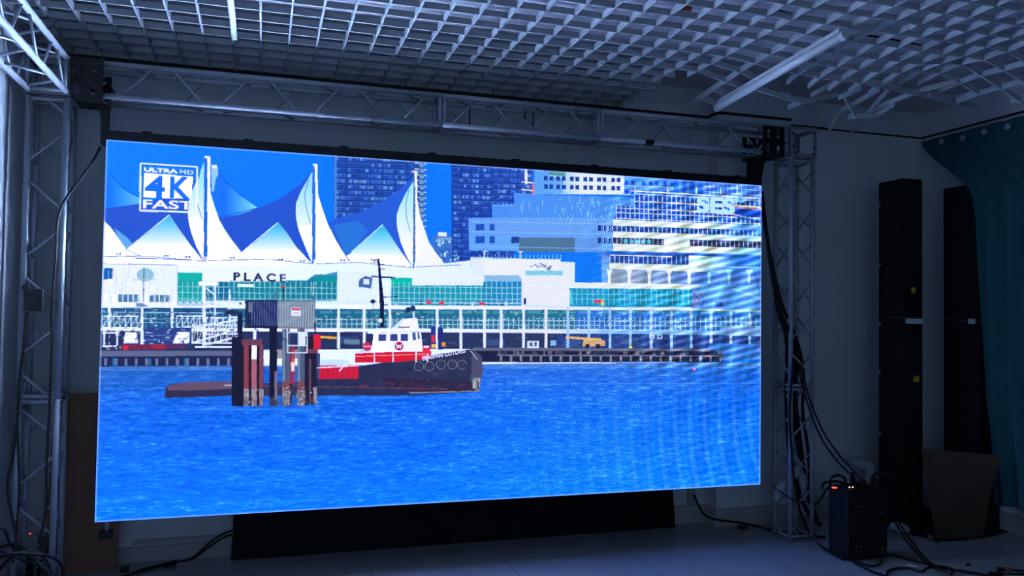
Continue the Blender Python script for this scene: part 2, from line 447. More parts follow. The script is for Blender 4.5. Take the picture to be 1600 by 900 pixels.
# ------------------------------------------------------------------ hanging brackets
def bracket(label, x0, x1, z0, z1, arm, holes, arm_holes, side):
    t = thing('hanging_bracket', label, 'bracket', (x0, 4.67, z1), 'black hanging brackets on the truss beam')
    c = .04
    f = [(x0, z1), (x1, z1), (x1, z0), (x0+c, z0), (x0, z0+c)] if side < 0 else [(x0, z1), (x1, z1), (x1, z0), (x0, z0)]
    bm = bmesh.new(); outline_plate(bm, f, holes, 4.553, 4.561); link_mesh('front_plate', bm, M_BLACKM, t)
    bm = bmesh.new(); dx = 0.0
    outline_plate(bm, [(x0, z1-.03), (x1, z1-.03), (x1, z0), (x0, z0)], holes, 4.79, 4.798); link_mesh('back_plate', bm, M_BLACKM, t)
    bm = bmesh.new(); box(bm, x0+.01, x1-.01, 4.561, 4.79, TZ0-.032, TZ0-.022); link_mesh('cross_plate', bm, M_BLACKM, t)
    bm = bmesh.new(); outline_plate(bm, arm, arm_holes, 4.666, 4.676); link_mesh('arm', bm, M_BLACKM, t)
    for z in ((z0+z1)/2-.003, ):
        for x in (x0+.03, x1-.03, x1+.012):
            bm = bmesh.new(); tube(bm, [(x, 4.54, z), (x, 4.80, z)], .006, 8); link_mesh('bolt', bm, M_BLACKM, t)
xa, xb, za, zb = -.972, -.818, 2.553, 2.766
bracket('black steel hanging bracket with slots at the left end of the beam', xa, xb, za, zb,
        [(-.93, 2.555), (-.80, 2.555), (-.805, 2.325), (-.842, 2.345), (-.845, 2.50), (-.86, 2.53)],
        [slot(xa+.042, zb-.028, .024, .018), slot(xa+.112, zb-.028, .026, .018), slot(xa+.018, zb-.065, .010, .022),
         slot(xa+.012, zb-.102, .018, .007), slot(xa+.120, zb-.10, .022, .007), slot(xa+.118, zb-.065, .02, .022),
         slot(xa+.036, zb-.165, .022, .058), slot(xa+.108, zb-.17, .024, .05)], [], -1)
xa, xb, za, zb = 3.129, 3.291, 2.552, 2.75
hl = [slot(xa+.045, zb-.052, .024, .062), slot(xa+.118, zb-.052, .024, .062), slot(xa+.045, zb-.15, .026, .07), slot(xa+.118, zb-.15, .026, .07)]
ah = [slot(3.105+.027*(k % 4)+(k//4 % 2)*.009, 2.525-.02*(k//4), .006, .006) for k in range(12)]
bracket('black steel hanging bracket with four slots at the right end of the beam', xa, xb, za, zb,
        [(3.083, 2.555), (3.25, 2.555), (3.215, 2.52), (3.205, 2.46), (3.185, 2.375), (3.083, 2.375)], hl, ah, 1)

# ------------------------------------------------------------------ LED video wall
SX0, SX1, SZ0, SZ1, SY = -0.812, 3.188, 0.3683, 2.3683, 4.6547
# The moving picture shown on the LED panel, drawn LED by LED.
def paint(TW, TH, SS=2):
    W_, H_ = TW*SS, TH*SS
    X = np.linspace(SX0, SX1, W_, endpoint=False)+(SX1-SX0)/W_/2
    Z = np.linspace(SZ1, SZ0, H_, endpoint=False)-(SZ1-SZ0)/H_/2
    XX, ZZ = np.meshgrid(X, Z)
    P = np.stack([XX, np.full_like(XX, SY), ZZ-ZC], -1) @ AX.T
    px = 800+FPX*P[..., 0]/P[..., 2]; py = 450-FPX*P[..., 1]/P[..., 2]
    del P, XX, ZZ
    C = np.zeros((H_, W_, 3))
    def tc(u, v):
        p = on_y(u, v, SY)
        return ((p.x-SX0)/(SX1-SX0)*W_, (SZ1-p.z)/(SZ1-SZ0)*H_)
    def inside(q):
        q = np.array(q); x0, y0 = np.floor(q.min(0)).astype(int); x1, y1 = np.ceil(q.max(0)).astype(int)
        x0, x1 = max(0, x0), min(W_, x1); y0, y1 = max(0, y0), min(H_, y1)
        if x1 <= x0 or y1 <= y0: return None, None
        gx, gy = np.meshgrid(np.arange(x0, x1)+.5, np.arange(y0, y1)+.5); m = np.zeros(gx.shape, bool)
        n = len(q)
        for i in range(n):
            ax, ay = q[i]; bx, by = q[(i+1) % n]
            if ay == by: continue
            c = ((ay > gy) != (by > gy)) & (gx < (bx-ax)*(gy-ay)/(by-ay)+ax); m ^= c
        return (slice(y0, y1), slice(x0, x1)), m
    def put(sl, m, col, al):
        reg = C[sl]
        if callable(col): c = col(px[sl][m], py[sl][m])
        else: c = np.array(col)/255.0
        reg[m] = reg[m]*(1-al)+c*al
    def poly(pts, col, al=1.0):
        sl, m = inside([tc(*p) for p in pts])
        if sl: put(sl, m, col, al)
    def rect(x0, y0, x1, y1, col, al=1.0): poly([(x0, y0), (x1, y0), (x1, y1), (x0, y1)], col, al)
    def line(x0, y0, x1, y1, col, w=1.3, al=1.0):
        d = math.hypot(x1-x0, y1-y0) or 1; nx_, ny_ = -(y1-y0)/d*w/2, (x1-x0)/d*w/2
        poly([(x0+nx_, y0+ny_), (x1+nx_, y1+ny_), (x1-nx_, y1-ny_), (x0-nx_, y0-ny_)], col, al)
    def disc(x, y, r, col, al=1.0, ry=None):
        ry = ry or r; poly([(x+r*math.cos(a), y+ry*math.sin(a)) for a in np.linspace(0, 2*math.pi, 22)[:-1]], col, al)
    def grad(c0, c1, v0, v1, axis='y'):
        c0, c1 = np.array(c0)/255, np.array(c1)/255
        def f(x, y):
            t = np.clip(((y if axis == 'y' else x)-v0)/(v1-v0), 0, 1)[:, None]
            return c0*(1-t)+c1*t
        return f
    def text(s, quad, col, bold=0.0, al=1.0):
        """Lettering fitted into a photo-space quad (tl, tr, br, bl)."""
        cu = bpy.data.curves.new('lettering', 'FONT'); cu.body = s; cu.size = 1; cu.offset = bold
        ob = bpy.data.objects.new('lettering', cu); COL.objects.link(ob)
        dg = bpy.context.evaluated_depsgraph_get(); m = ob.evaluated_get(dg).to_mesh()
        m.calc_loop_triangles()
        v = np.array([tuple(a.co)[:2] for a in m.vertices]); tris = [tuple(t.vertices) for t in m.loop_triangles]
        ob.evaluated_get(dg).to_mesh_clear(); bpy.data.objects.remove(ob); bpy.data.curves.remove(cu)
        lo, hi = v.min(0), v.max(0); uv = (v-lo)/(hi-lo)
        q = [np.array(tc(*p)) for p in quad]
        pos = [(q[3]*(1-a)+q[2]*a)*(1-b_)+(q[0]*(1-a)+q[1]*a)*b_ for a, b_ in uv]
        full = np.zeros((H_, W_), bool)
        for t in tris:
            sl, mm = inside([pos[i] for i in t])
            if sl: full[sl] |= mm
        ys, xs = np.nonzero(full)
        if len(ys):
            if callable(col): c = col(px[ys, xs], py[ys, xs])
            else: c = np.array(col)/255.0
            C[ys, xs] = C[ys, xs]*(1-al)+c*al
    R = np.random.default_rng(5)
    def noise(nxc, nyc):
        g = R.random((nyc+2, nxc+2)); gx = px_n*nxc; gy = py_n*nyc
        ix, iy = gx.astype(int), gy.astype(int); fx, fy = gx-ix, gy-iy
        return (g[iy, ix]*(1-fx)*(1-fy)+g[iy, ix+1]*fx*(1-fy)+g[iy+1, ix]*(1-fx)*fy+g[iy+1, ix+1]*fx*fy)
    tx = (np.arange(W_)+.5)/W_; ty = (np.arange(H_)+.5)/H_
    px_n, py_n = np.meshgrid(tx, ty)

    WHITE = (250, 255, 255)
    # sky
    t = np.clip((px-160)/1030, 0, 1)[..., None]
    C[:] = np.array([0, 128, 250])/255*(1-t)+np.array([8, 105, 232])/255*t
    C += (noise(300, 160)[..., None]-.5)*.03

    # ---------------- far towers
    def tower(x0, x1, y0f, y1, base, floor, seed, step):
        r = random.Random(seed)
        poly([(x0, 205), (x1, 205), (x1, y1), (x0, y1)], base)
        y = 200.0; k = 0
        while y < y1:
            x = x0+3
            while x < x1-3:
                w = r.choice([3, 4, 5, 7])
                yy = y+(x-x0)*.03
                if r.random() < .72:
                    c = r.choice([(95, 150, 225), (60, 115, 215), (50, 100, 205), (120, 175, 230), (20, 55, 140)])
                    rect(x, yy+2, min(x+w, x1-2), yy+floor-2.2, c, .75)
                x += w+r.choice([1, 1.5, 3])
            line(x0, y, x1, y+(x1-x0)*.03, (20, 55, 150), 1.6, .9)
            line(x0, y+1.6, x1, y+1.6+(x1-x0)*.03, (80, 140, 230), .8, .6)
            y += floor; k += 1
        x = x0
        while x < x1:
            line(x, 205, x, y1, (15, 50, 150), 2.0, .6); x += step
    tower(522, 656, 245, 400, (28, 72, 178), 8.7, 3, 19)
    rect(522, 205, 526, 345, (90, 160, 235), .7)
    for k in range(16):
        line(648, 246+k*8.8, 666, 248+k*8.8, (200, 225, 235), 1.4)
    rect(655, 240, 663, 362, (60, 90, 150), .6)
    for k in range(16): rect(655.5, 248+k*8.8, 662, 252+k*8.8, (190, 205, 215), .55)
    tower(706, 803, 255, 408, (22, 62, 175), 8.6, 8, 15)
    tower(770, 832, 255, 304, (28, 66, 178), 8.6, 9, 13)
    rect(820, 255, 824, 288, (235, 240, 235)); line(815, 284, 835, 286, (240, 230, 220), 2); line(815, 296, 835, 298, (240, 220, 200), 2)
    line(833, 285, 833, 304, (235, 110, 140), 2.5)
    # small buildings between
    rect(676, 368, 706, 412, (55, 110, 205)); rect(685, 363, 698, 369, (225, 240, 240)); rect(683, 371, 706, 376, (120, 160, 215))
    for k in range(26):
        x, y = R.uniform(680, 704), R.uniform(374, 405); rect(x, y, x+R.uniform(2, 4), y+R.uniform(2, 5), [(160, 220, 240), (40, 80, 170), (200, 235, 245)][k % 3], .8)
    for k in range(16):
        x, y = R.uniform(708, 716), R.uniform(395, 406); rect(x, y, x+1.6, y+2.2, (150, 225, 235), .8)

    # ---------------- stepped building on the right
    lt = (92, 160, 240)
    poly([(732, 341), (769, 340), (769, 320), (803, 319), (803, 302), (1192, 318), (1192, 560), (940, 560), (940, 394), (733, 391)], lt)
    poly([(803, 303), (985, 308), (985, 341), (769, 340), (769, 322), (803, 322)], (60, 130, 228), .75)
    poly([(733, 341), (960, 344), (960, 372), (733, 368)], (96, 152, 242), .8)
    for (x0, x1) in ((743, 757), (765, 773)):
        rect(x0, 350, x1, 360, (25, 75, 185)); rect(x0, 369, x1, 380, (25, 75, 185))
    rect(799, 370, 811, 380, (20, 60, 150)); rect(811, 371, 898, 394, (66, 104, 150), .9); rect(898, 372, 940, 394, (88, 140, 215), .8)
    for k in range(46):
        x, y = R.uniform(812, 985), R.uniform(306, 342); line(x, y, x+R.uniform(-2, 3), y+R.uniform(4, 13), (150, 225, 245), 1.3, .55)
    for y in (346, 362, 385): line(735, y, 960, y+4, (140, 190, 250), 1.6, .5)
    for r_ in range(2):
        for k in range(4):
            rect(934+k*7, 352+r_*19+(k*.4), 939.5+k*7, 361+r_*19+(k*.4), (18, 50, 140))
    rect(937, 394, 985, 412, (50, 105, 200))
    # upper white facade with paired windows
    poly([(835, 262), (985, 268), (985, 304), (835, 303)], grad((95, 160, 245), (228, 250, 238), 858, 905, 'x'))
    poly([(835, 262), (880, 263), (880, 302), (835, 301)], (85, 155, 240), .8)
    rect(857, 268, 884, 276, (60, 130, 120), .6); line(858, 275, 892, 277, (235, 250, 240), 1.4)
    for r_, y in ((0, 261), (1, 275), (2, 288)):
        for x in (850, 858.5, 869, 878, 890.5, 899, 911.5, 920.5, 933, 941.5, 955, 963.5):
            yy = y+(x-850)*.025
            rect(x, yy, x+6, yy+7, (22, 58, 150))
    # right hand upper strip
    poly([(975, 266), (1052, 271), (1052, 306), (975, 303)], (75, 150, 245))
    for r_, y in ((0, 264), (1, 278), (2, 292)):
        for x in (976, 986, 1002.5, 1014, 1023, 1036, 1047):
            rect(x, y+(x-850)*.03, x+6, y+7+(x-850)*.03, (25, 75, 215))
        line(976, y+8.5+3.5, 1052, y+13.5+2, (190, 225, 235), 1.4, .6)
    poly([(1052, 271), (1108, 275), (1108, 308), (1052, 304)], (22, 85, 215))
    for x in (1060, 1072, 1085, 1098): rect(x, 274, x+6, 304, (95, 160, 240), .5)
    poly([(1108, 270), (1195, 280), (1195, 312), (1108, 304)], (45, 110, 235))
    for k in range(12): line(1108+7.2*k, 275, 1108+7.2*k, 312, (200, 225, 255), 1.0, .5)
    for y in (283, 291, 299, 305): line(1100, y, 1192, y+7, (200, 225, 255), 1.2, .6)
    # glass grid
    poly([(992, 302), (1192, 318), (1192, 346), (960, 344), (964, 322), (992, 324)], (28, 92, 205))
    for k in range(34):
        x = 963+7.2*k
        if x > 1188: break
        rect(x+1.5, (304 if x > 990 else 323)+(x-990)*.035, x+6, 345+(x-990)*.035, (14, 62, 175), .75)
        line(x, (302 if x > 990 else 322)+(x-990)*.04, x, 345+(x-990)*.03, (205, 235, 250), 1.1, .85)
    for y in (303, 314.5, 325, 332, 341): line(992 if y < 320 else 963, y, 1188, y+(11 if y < 320 else 9), (225, 235, 235), 1.3, .85)
    line(985, 298, 1188, 310, (245, 240, 225), 1.8); line(1000, 303, 1188, 313, (120, 190, 250), 1.4)
    line(1005, 315, 1188, 323, (240, 210, 170), 1.3); line(1043, 328, 1188, 338, (245, 200, 170), 1.4)
    for x in (992, 1043, 1088, 1126, 1152): line(x, 292, x, 304, (230, 245, 255), 1.6)
    poly([(1148, 321), (1190, 326), (1190, 341), (1148, 335)], (16, 60, 190))
    line(1148, 321, 1190, 325, (250, 225, 160), 2.2); line(1148, 324, 1190, 328, (250, 150, 130), 1.2)
    line(1140, 336, 1190, 348, (20, 50, 130), 2.0, .8); line(1150, 336, 1190, 344, (120, 180, 250), 1.0, .8)
    # bands of floors
    def band(ya, yb, yc, yd, col, x0=958, x1=1190, al=1.0):
        poly([(x0, ya), (x1, yc), (x1, yd), (x0, yb)], col, al)
    crm = grad((225, 250, 232), (90, 160, 250), 1110, 1165, 'x')
    band(343, 352.5, 352, 361, crm); band(352.5, 361.5, 360, 370, grad((22, 60, 150), (30, 100, 225), 1110, 1160, 'x'))
    band(361.5, 371, 369, 377, grad((232, 250, 225), (160, 215, 245), 1060, 1185, 'x')); band(371, 380.5, 377.5, 388, (36, 44, 92))
    rect(1037, 369, 1078, 392, (215, 240, 235)); band(380.5, 392, 388, 397, grad((235, 250, 225), (120, 190, 250), 1110, 1180, 'x'))
    band(392, 398, 399, 405, (30, 90, 190), 945)
    for k in range(40):
        x = 943+7.2*k*.98
        if x > 1188: break
        line(x, 353+(x-958)*.035, x, 361+(x-958)*.035, (200, 235, 250), 1.2, .9)
        if not 1037 < x < 1078: line(x, 371.5+(x-958)*.03, x, 380+(x-958)*.03, (190, 215, 235), 1.1, .9)
    for k in range(5): rect(975+k*9, 374+k*.25, 981+k*9, 380+k*.25, (90, 205, 235), .9)
    rect(950, 398, 1078, 413, (30, 66, 160))
    for k in range(17): line(953+7.4*k, 400, 953+7.4*k, 412, (205, 235, 250), 1.1, .85)
    rect(940, 399, 952, 412, (90, 140, 215)); poly([(1076, 399), (1192, 405), (1192, 424), (1076, 420)], grad((190, 240, 240), (45, 120, 245), 1105, 1150, 'x'))
    line(953, 398.5, 1050, 401, (235, 250, 245), 1.3); line(953, 411.5, 1190, 419, (225, 245, 230), 2.0, .8)
    band(412, 420, 419, 428, grad((228, 250, 225), (60, 140, 250), 1080, 1140, 'x'), 952)
    band(420, 442, 428, 446, grad((130, 150, 190), (70, 120, 215), 1000, 1100, 'x'), 950)
    for k in range(8):
        x = 951+31.2*k; c = WHITE if k < 5 else (140, 195, 250)
        poly([(x-4, 421), (x+6, 421.5), (x+3.2, 429), (x+3.2, 443), (x-1.2, 443), (x-1.2, 428)], c)
    band(441, 447, 446, 451, grad((235, 248, 225), (80, 150, 245), 1060, 1110, 'x'), 890)

    # ---------------- long terminal building
    wt = grad((244, 253, 252), (226, 250, 250), 160, 900, 'x')
    poly([(140, 396), (700, 411), (760, 404), (898, 410), (898, 447), (1000, 447), (1080, 450), (1080, 566), (140, 574)], wt)
    poly([(870, 450), (1082, 452), (1082, 480), (865, 480)], (16, 140, 185))
    # sails
    DB = (34, 84, 214)
    def sail(mast, top, outline, inner, white, tri, l_lower):
        poly(outline+l_lower+inner[::-1], grad((28, 92, 226), DB, outline[0][1], outline[0][1]+60))
        poly(inner+[(mast-1, inner[-1][1]), (mast-1, inner[0][1])], grad((150, 226, 240), (250, 255, 255), inner[0][1]+25, inner[0][1]+115))
        poly([(mast, white[0][1])]+white+[(mast, white[-1][1]+3)], WHITE)
        poly(tri, grad((110, 215, 235), (250, 255, 255), tri[0][1]+8, tri[0][1]+48))
        sh = [(mast-9, inner[0][1]+14), (mast-14, inner[0][1]+40), (mast-11, inner[0][1]+60), (mast-5, inner[0][1]+84)]
        for a_, b_ in zip(sh[:-1], sh[1:]): line(a_[0], a_[1], b_[0], b_[1], (40, 95, 130), 1.1, .8)
        line(mast-.8, top+2, mast-.8, white[-1][1]+4, (50, 110, 170), 1.5, .9)
        rect(mast, top, mast+4.5, top+30, WHITE); rect(mast-3, top-1, mast+4, top+1.5, WHITE)
        poly([(mast+3, top+5), (mast+8, top+9), (mast+6, top+17), (mast+3, top+20)], (225, 240, 245))
    # far sails behind
    poly([(160, 257), (172, 276), (190, 294), (205, 303), (217, 308), (222, 318), (190, 325), (160, 328)], grad((10, 120, 240), (110, 205, 238), 172, 226, 'x'))
    line(165, 262, 190, 292, (0, 70, 160), 1.2, .7); line(190, 292, 216, 308, (0, 70, 160), 1.2, .7)
    line(160, 328, 218, 319, (10, 70, 170), 1.5, .7)
    poly([(338, 258), (350, 282), (372, 303), (402, 324), (385, 334), (343, 339), (336, 300)], grad((20, 115, 235), (125, 222, 240), 352, 400, 'x'))
    for a_, b_ in (((341, 265), (352, 283)), ((352, 283), (374, 304)), ((374, 304), (402, 323))): line(*a_, *b_, (0, 60, 150), 1.2, .7)
    line(402, 325, 343, 340, (10, 70, 170), 1.5, .7)
    poly([(330, 257), (340, 259), (341, 272), (337, 280), (334, 298), (331, 300)], (150, 205, 230)); rect(331, 258, 339, 263, (240, 235, 240))
    # first bay
    poly([(155, 327), (219, 318), (290, 300), (319, 262), (319, 408), (160, 402)], DB)
    poly([(220, 316), (262, 307), (300, 284), (300, 330), (220, 330)], (24, 100, 232), .6)
    poly([(158, 341), (163, 345), (172, 354), (181.6, 367), (190, 379), (198.7, 389), (212, 404), (158, 404)], WHITE)
    poly([(178, 356), (200, 372), (209, 384), (204, 397), (190, 380)], (110, 190, 240), .8)
    poly([(265, 335), (277, 354), (297, 382), (317, 407), (200, 402), (199, 388), (232, 364)], grad((80, 190, 232), (250, 255, 255), 343, 383))
    line(205, 384, 264, 336, (215, 245, 250), 1.5)
    poly([(319, 252), (307, 283), (296, 307), (293.5, 333), (294.5, 345), (299, 364), (307, 386), (318, 407)], grad((150, 226, 240), (250, 255, 255), 268, 350))
    for a_, b_ in (((313, 265), (307, 295)), ((307, 295), (308, 318)), ((308, 318), (317, 345))): line(*a_, *b_, (40, 95, 130), 1.2, .8)
    poly([(324, 247), (328.5, 250), (328.5, 300), (335, 322), (341.7, 341), (350, 357), (360, 372), (374.7, 391), (386, 404), (324, 408)], WHITE)
    line(322.5, 247, 321, 410, (40, 90, 150), 1.8, .95); rect(324, 245, 328.5, 275, WHITE); rect(319.5, 244, 328, 247, WHITE)
    # second bay: blue field between the folds
    poly([(341, 341), (372, 336), (400, 326), (408, 323), (442, 308), (469.7, 287), (488.6, 266), (489, 411), (386, 404), (365, 378), (350, 356)], DB)
    poly([(434.6, 347), (447, 362), (463, 386), (486.5, 411), (376, 404), (376, 396), (383, 389), (400, 378)], grad((60, 185, 228), (250, 255, 255), 352, 392))
    line(384, 389, 434, 348, (215, 245, 250), 1.5)
    poly([(488, 268), (469.7, 299.7), (462.5, 318), (462, 330), (463, 342), (466, 357), (472, 373.5), (487.6, 411.5)], grad((150, 226, 240), (250, 255, 255), 285, 365))
    for a_, b_ in (((482, 280), (476, 305)), ((476, 305), (478, 322)), ((478, 322), (485, 350))): line(*a_, *b_, (40, 95, 130), 1.2, .8)
    poly([(493, 259), (496, 276), (497, 304), (503.4, 325), (512, 350), (526.7, 378), (543.5, 405), (552, 412), (493, 412)], WHITE)
    line(490.8, 260, 489.5, 412, (60, 120, 180), 1.9, .95); rect(492, 257, 496, 285, WHITE); rect(489, 256, 496, 259, WHITE)
    # third bay
    poly([(512, 348), (526.6, 341), (569, 329), (600.5, 312), (628, 293), (646, 276), (646, 418), (545, 408), (525, 376)], (36, 92, 218))
    poly([(520, 352), (560, 345), (575, 360), (552, 392), (540, 398)], (40, 150, 232), .45)
    poly([(598.4, 351), (610, 368), (628, 395), (645, 418), (548, 409), (541, 400), (549, 395), (570, 376)], grad((60, 190, 228), (250, 255, 255), 358, 402))
    line(549, 394, 598, 351, (190, 240, 250), 1.5)
    poly([(646, 283), (634, 302), (624, 323), (620, 335), (619.5, 344), (621, 358), (626, 378), (634, 398), (645, 418)], grad((165, 232, 242), (250, 255, 255), 300, 380))
    for a_, b_ in (((639, 296), (634, 318)), ((634, 318), (635, 340)), ((635, 340), (641, 362))): line(*a_, *b_, (60, 115, 160), 1.2, .8)
    poly([(649, 270), (652, 285), (652, 312), (656.5, 338), (670, 378), (681, 395), (692, 409), (694, 418), (649, 418)], WHITE)
    line(647.5, 270, 646.5, 419, (70, 130, 190), 1.8, .95); rect(648, 268, 651.5, 292, WHITE); rect(645, 267, 652, 269.5, (255, 225, 225))
    # roof edge and fascia
    for a_, b_ in (((160, 401), (225, 400)), ((225, 400), (318, 408)), ((325, 407), (420, 405)), ((420, 405), (489, 412)), ((494, 412), (560, 410)), ((560, 410), (646, 418)), ((650, 417), (720, 414))):
        line(*a_, *b_, (70, 130, 165), 1.4, .8)
    for x, y in ((180, 397), (255, 400), (288, 402), (358, 403), (433, 406), (467, 408), (530, 407), (582, 410)):
        poly([(x, y), (x+4, y-2.5), (x+4, y+1)], (20, 45, 70)); poly([(x+5, y), (x+9, y-2.5), (x+9, y+1)], (20, 45, 70))
    line(160, 412, 277, 414, (120, 150, 165), 1.5, .8); line(195, 389, 222, 401, (90, 120, 150), 1, .6)
    for k in range(60):
        x = 158+k*2.05; 
        if x < 276: line(x, 414, x, 460, (215, 228, 236), .8, .6)
    for k in range(28): line(529+k*2.2, 424, 529+k*2.2, 480, (200, 215, 228), .8, .55)
    for k in range(50): line(760+k*2.6, 416, 760+k*2.6, 470, (215, 222, 228), .8, .5)
    disc(227, 429.5, 13.5, (130, 190, 220), .9, 10.5); line(225, 418, 224, 472, (60, 75, 100), 1.6); line(207, 437, 244, 437, (190, 205, 215), 1.5)
    rect(162, 419, 176, 437, (0, 95, 190))
    for (x0, x1, ya, yb) in ((184, 218, 460, 472), (233, 267, 461, 472)):
        rect(x0, ya, x1, yb, (70, 125, 165)); 
        for k in range(5): line(x0+k*(x1-x0)/4.2, ya, x0+k*(x1-x0)/4.2, yb, (230, 240, 245), 1.6)
    # teal windows
    TEAL, TEAL2 = (0, 182, 172), (14, 110, 160)
    rect(277, 426, 316, 440, TEAL); rect(277, 438, 316, 472, (20, 165, 175))
    rect(320, 440, 365, 470, TEAL2); rect(360, 438, 490, 470, (12, 135, 165))
    poly([(446, 441), (476, 441), (486, 433), (492, 429), (527, 428), (527, 470), (446, 470)], (14, 128, 160)); rect(492, 431, 527, 441, (0, 150, 165))
    poly([(476, 441), (488, 434), (510, 428), (527, 424), (527, 430), (492, 431)], (70, 150, 220), .9)
    rect(611, 434, 644, 447, (0, 190, 180)); rect(611, 446, 755, 478, (24, 150, 180)); rect(755, 440, 816, 478, (20, 130, 185))
    poly([(757, 412), (795, 412), (815, 436), (815, 446), (757, 440)], (30, 115, 190), .5)
    for k in range(68):
        x = 277+8.05*k
        if 528 < x < 610: continue
        if x > 816: break
        line(x, 440, x, 476, (170, 225, 235), 1.1, .8)
    for y in (448, 457, 466):
        for (x0, x1) in ((277, 316), (320, 527), (611, 816)): line(x0, y, x1, y+(x1-x0)*.01, (165, 225, 235), 1.1, .75)
    for k in range(26): line(868+8.3*k, 452, 868+8.3*k, 476, (140, 220, 235), 1.1, .75)
    for y in (459, 467): line(868, y, 1078, y+2, (140, 220, 235), 1.1, .7)
    poly([(872, 476), (884, 460), (892, 453), (897, 476)], (60, 210, 225), .8)
    for k in range(24):
        x = R.uniform(300, 800); 
        if 528 < x < 610: continue
        rect(x, R.uniform(470, 474), x+R.uniform(2, 5), 478, [(20, 60, 110), (230, 245, 250), (40, 90, 140)][k % 3], .7)
    rect(362, 425, 448, 439, (240, 250, 250)); line(316, 440, 450, 440, (170, 205, 215), 1.2)
    text('P L A C E', [(364.5, 425), (447, 428), (447, 441.5), (364.5, 438.5)], (46, 56, 76), .045)
    # right plaza blocks
    rect(757, 405, 876, 430, (246, 255, 255)); rect(815, 424, 890, 482, (240, 248, 252))
    rect(735, 402, 757, 417, (190, 220, 240)); poly([(735, 405), (757, 404), (757, 432), (740, 430)], (225, 240, 248))
    line(738, 403, 875, 406, (190, 235, 245), 1.3)
    for x in (757, 813): line(x, 392, x, 405, (225, 240, 250), 1.6); 
    for x in (754, 810): line(x, 393, x+7, 393, (210, 230, 250), 1.6)
    for k in range(22): line(750+6*k, 398, 750+6*k, 406, (180, 235, 245), .9, .7)
    for k in range(26):
        x, y = R.uniform(830, 862), R.uniform(412, 424); line(x, y, x+R.uniform(-5, 5), y+R.uniform(-3, 3), (20, 70, 90), 1.6, .8)
    rect(821, 423, 880, 430, (90, 190, 205), .8)
    # deck rail and red dots
    poly([(140, 475), (820, 478), (1080, 483), (1080, 489), (820, 484), (140, 481)], (240, 252, 252))
    line(316, 471, 820, 474, (200, 230, 235), 1.2); line(820, 478, 1190, 486, (200, 230, 245), 2.0)
    for x, y in ((670, 473), (690, 474), (753, 475), (932, 471), (938, 471)): rect(x-4, y-3, x+4, y+2, (225, 50, 90))
    rect(939, 470, 944, 477, (250, 200, 60)); rect(818, 466, 822, 476, (20, 50, 90))
    # lower window storey
    poly([(140, 481), (1080, 485), (1190, 488), (1190, 518), (1080, 515), (140, 513)], (30, 105, 150))
    poly([(900, 485), (1190, 488), (1190, 518), (900, 514)], (40, 105, 215), .75)
    for k in range(108):
        x = 360+7.9*k
        if x > 1188: break
        line(x, 496, x, 512+(x-360)*.006, (190, 225, 235), 1.3, .75)
    for y in (498, 505): line(360, y, 1190, y+5, (190, 225, 235), 1.4, .7)
    for k in range(26): rect(500+27*k, 486, 521+27*k, 490, (120, 215, 205), .35)
    poly([(140, 512), (700, 513.5), (1190, 518), (1190, 524), (700, 519), (140, 517)], grad((240, 252, 252), (110, 175, 250), 860, 960, 'x'))
    for k in range(260):
        x = R.uniform(495, 1185); y = R.uniform(484, 512)+(x-495)*.005
        rect(x, y, x+R.uniform(1.5, 6), y+R.uniform(1, 2.6), [(16, 50, 96), (150, 210, 225), (60, 130, 170), (214, 240, 240)][k % 4], .6)
    # ground storey
    poly([(140, 517), (700, 519), (1190, 524), (1190, 548), (700, 545), (140, 548)], (34, 48, 96))
    poly([(870, 521), (1190, 525), (1190, 548), (870, 546)], (30, 62, 158), .7)
    for x, y in ((530, 526), (880, 532), (970, 528), (760, 530)): rect(x, y, x+28, y+10, (60, 90, 160), .6)
    line(492, 526, 526, 528, (240, 180, 60), 3.5); rect(538, 530, 562, 538, (110, 150, 170), .8)
    for x in (1015, 1027): rect(x, 523, x+8, 529, (200, 220, 240)); rect(x+2, 524.5, x+6, 528, (40, 60, 140))
    for k in range(150):
        x = R.uniform(498, 1185); y = R.uniform(521, 543)
        rect(x, y, x+R.uniform(2, 9), y+R.uniform(1, 3), [(20, 26, 66), (60, 72, 120), (96, 110, 150), (28, 44, 110)][k % 4], .6)
    # columns
    for x in (529, 569, 609, 683, 720, 757, 783, 818, 853, 887, 920, 953, 985, 1017.5, 1049, 1080, 1111, 1142, 1171):
        c = (238, 250, 252) if x < 880 else (150, 195, 245)
        rect(x-2, 481+max(0, x-900)*.02, x+2.2, 545, c, .95)
    for x in (222, 269, 398, 445, 478): rect(x-2.4, 481, x+2.4, 540, (225, 240, 245))
    # left walkway, masts and trusses
    rect(160, 479, 360, 481, (235, 248, 250)); rect(177, 481, 355, 512, (24, 84, 140)); line(177, 488, 355, 489, (150, 200, 220), 1.5)
    for k in range(22): line(180+8*k, 490, 180+8*k, 511, (120, 180, 210), 1.1, .6)
    for y in (498, 504): line(180, y, 355, y, (150, 205, 225), 1.1, .7)
    rect(222, 512, 300, 540, (38, 62, 140)); 
    for y in (524, 531): line(225, y, 270, y, (90, 120, 190), 1.5, .8)
    poly([(196, 519), (213, 519), (216, 536), (193, 536)], WHITE); poly([(277, 519), (296, 519), (296, 536), (270, 536)], WHITE)
    for x, ya, yb, w in ((171, 438, 512, 4.5), (222, 481, 540, 4), (319, 442, 540, 4.5), (336, 444, 505, 2.6), (359, 452, 505, 2.2), (269, 470, 512, 4)):
        line(x, ya, x, yb, (238, 250, 252), w)
    rect(166, 436, 177, 441, WHITE); rect(311, 440, 340, 446, WHITE); rect(371, 444, 396, 448, WHITE)
    poly([(212, 474), (222, 473), (232, 479), (214, 480)], (50, 90, 170), .7)
    poly([(277, 472), (318, 472), (318, 478), (277, 478)], (120, 175, 205), .7)
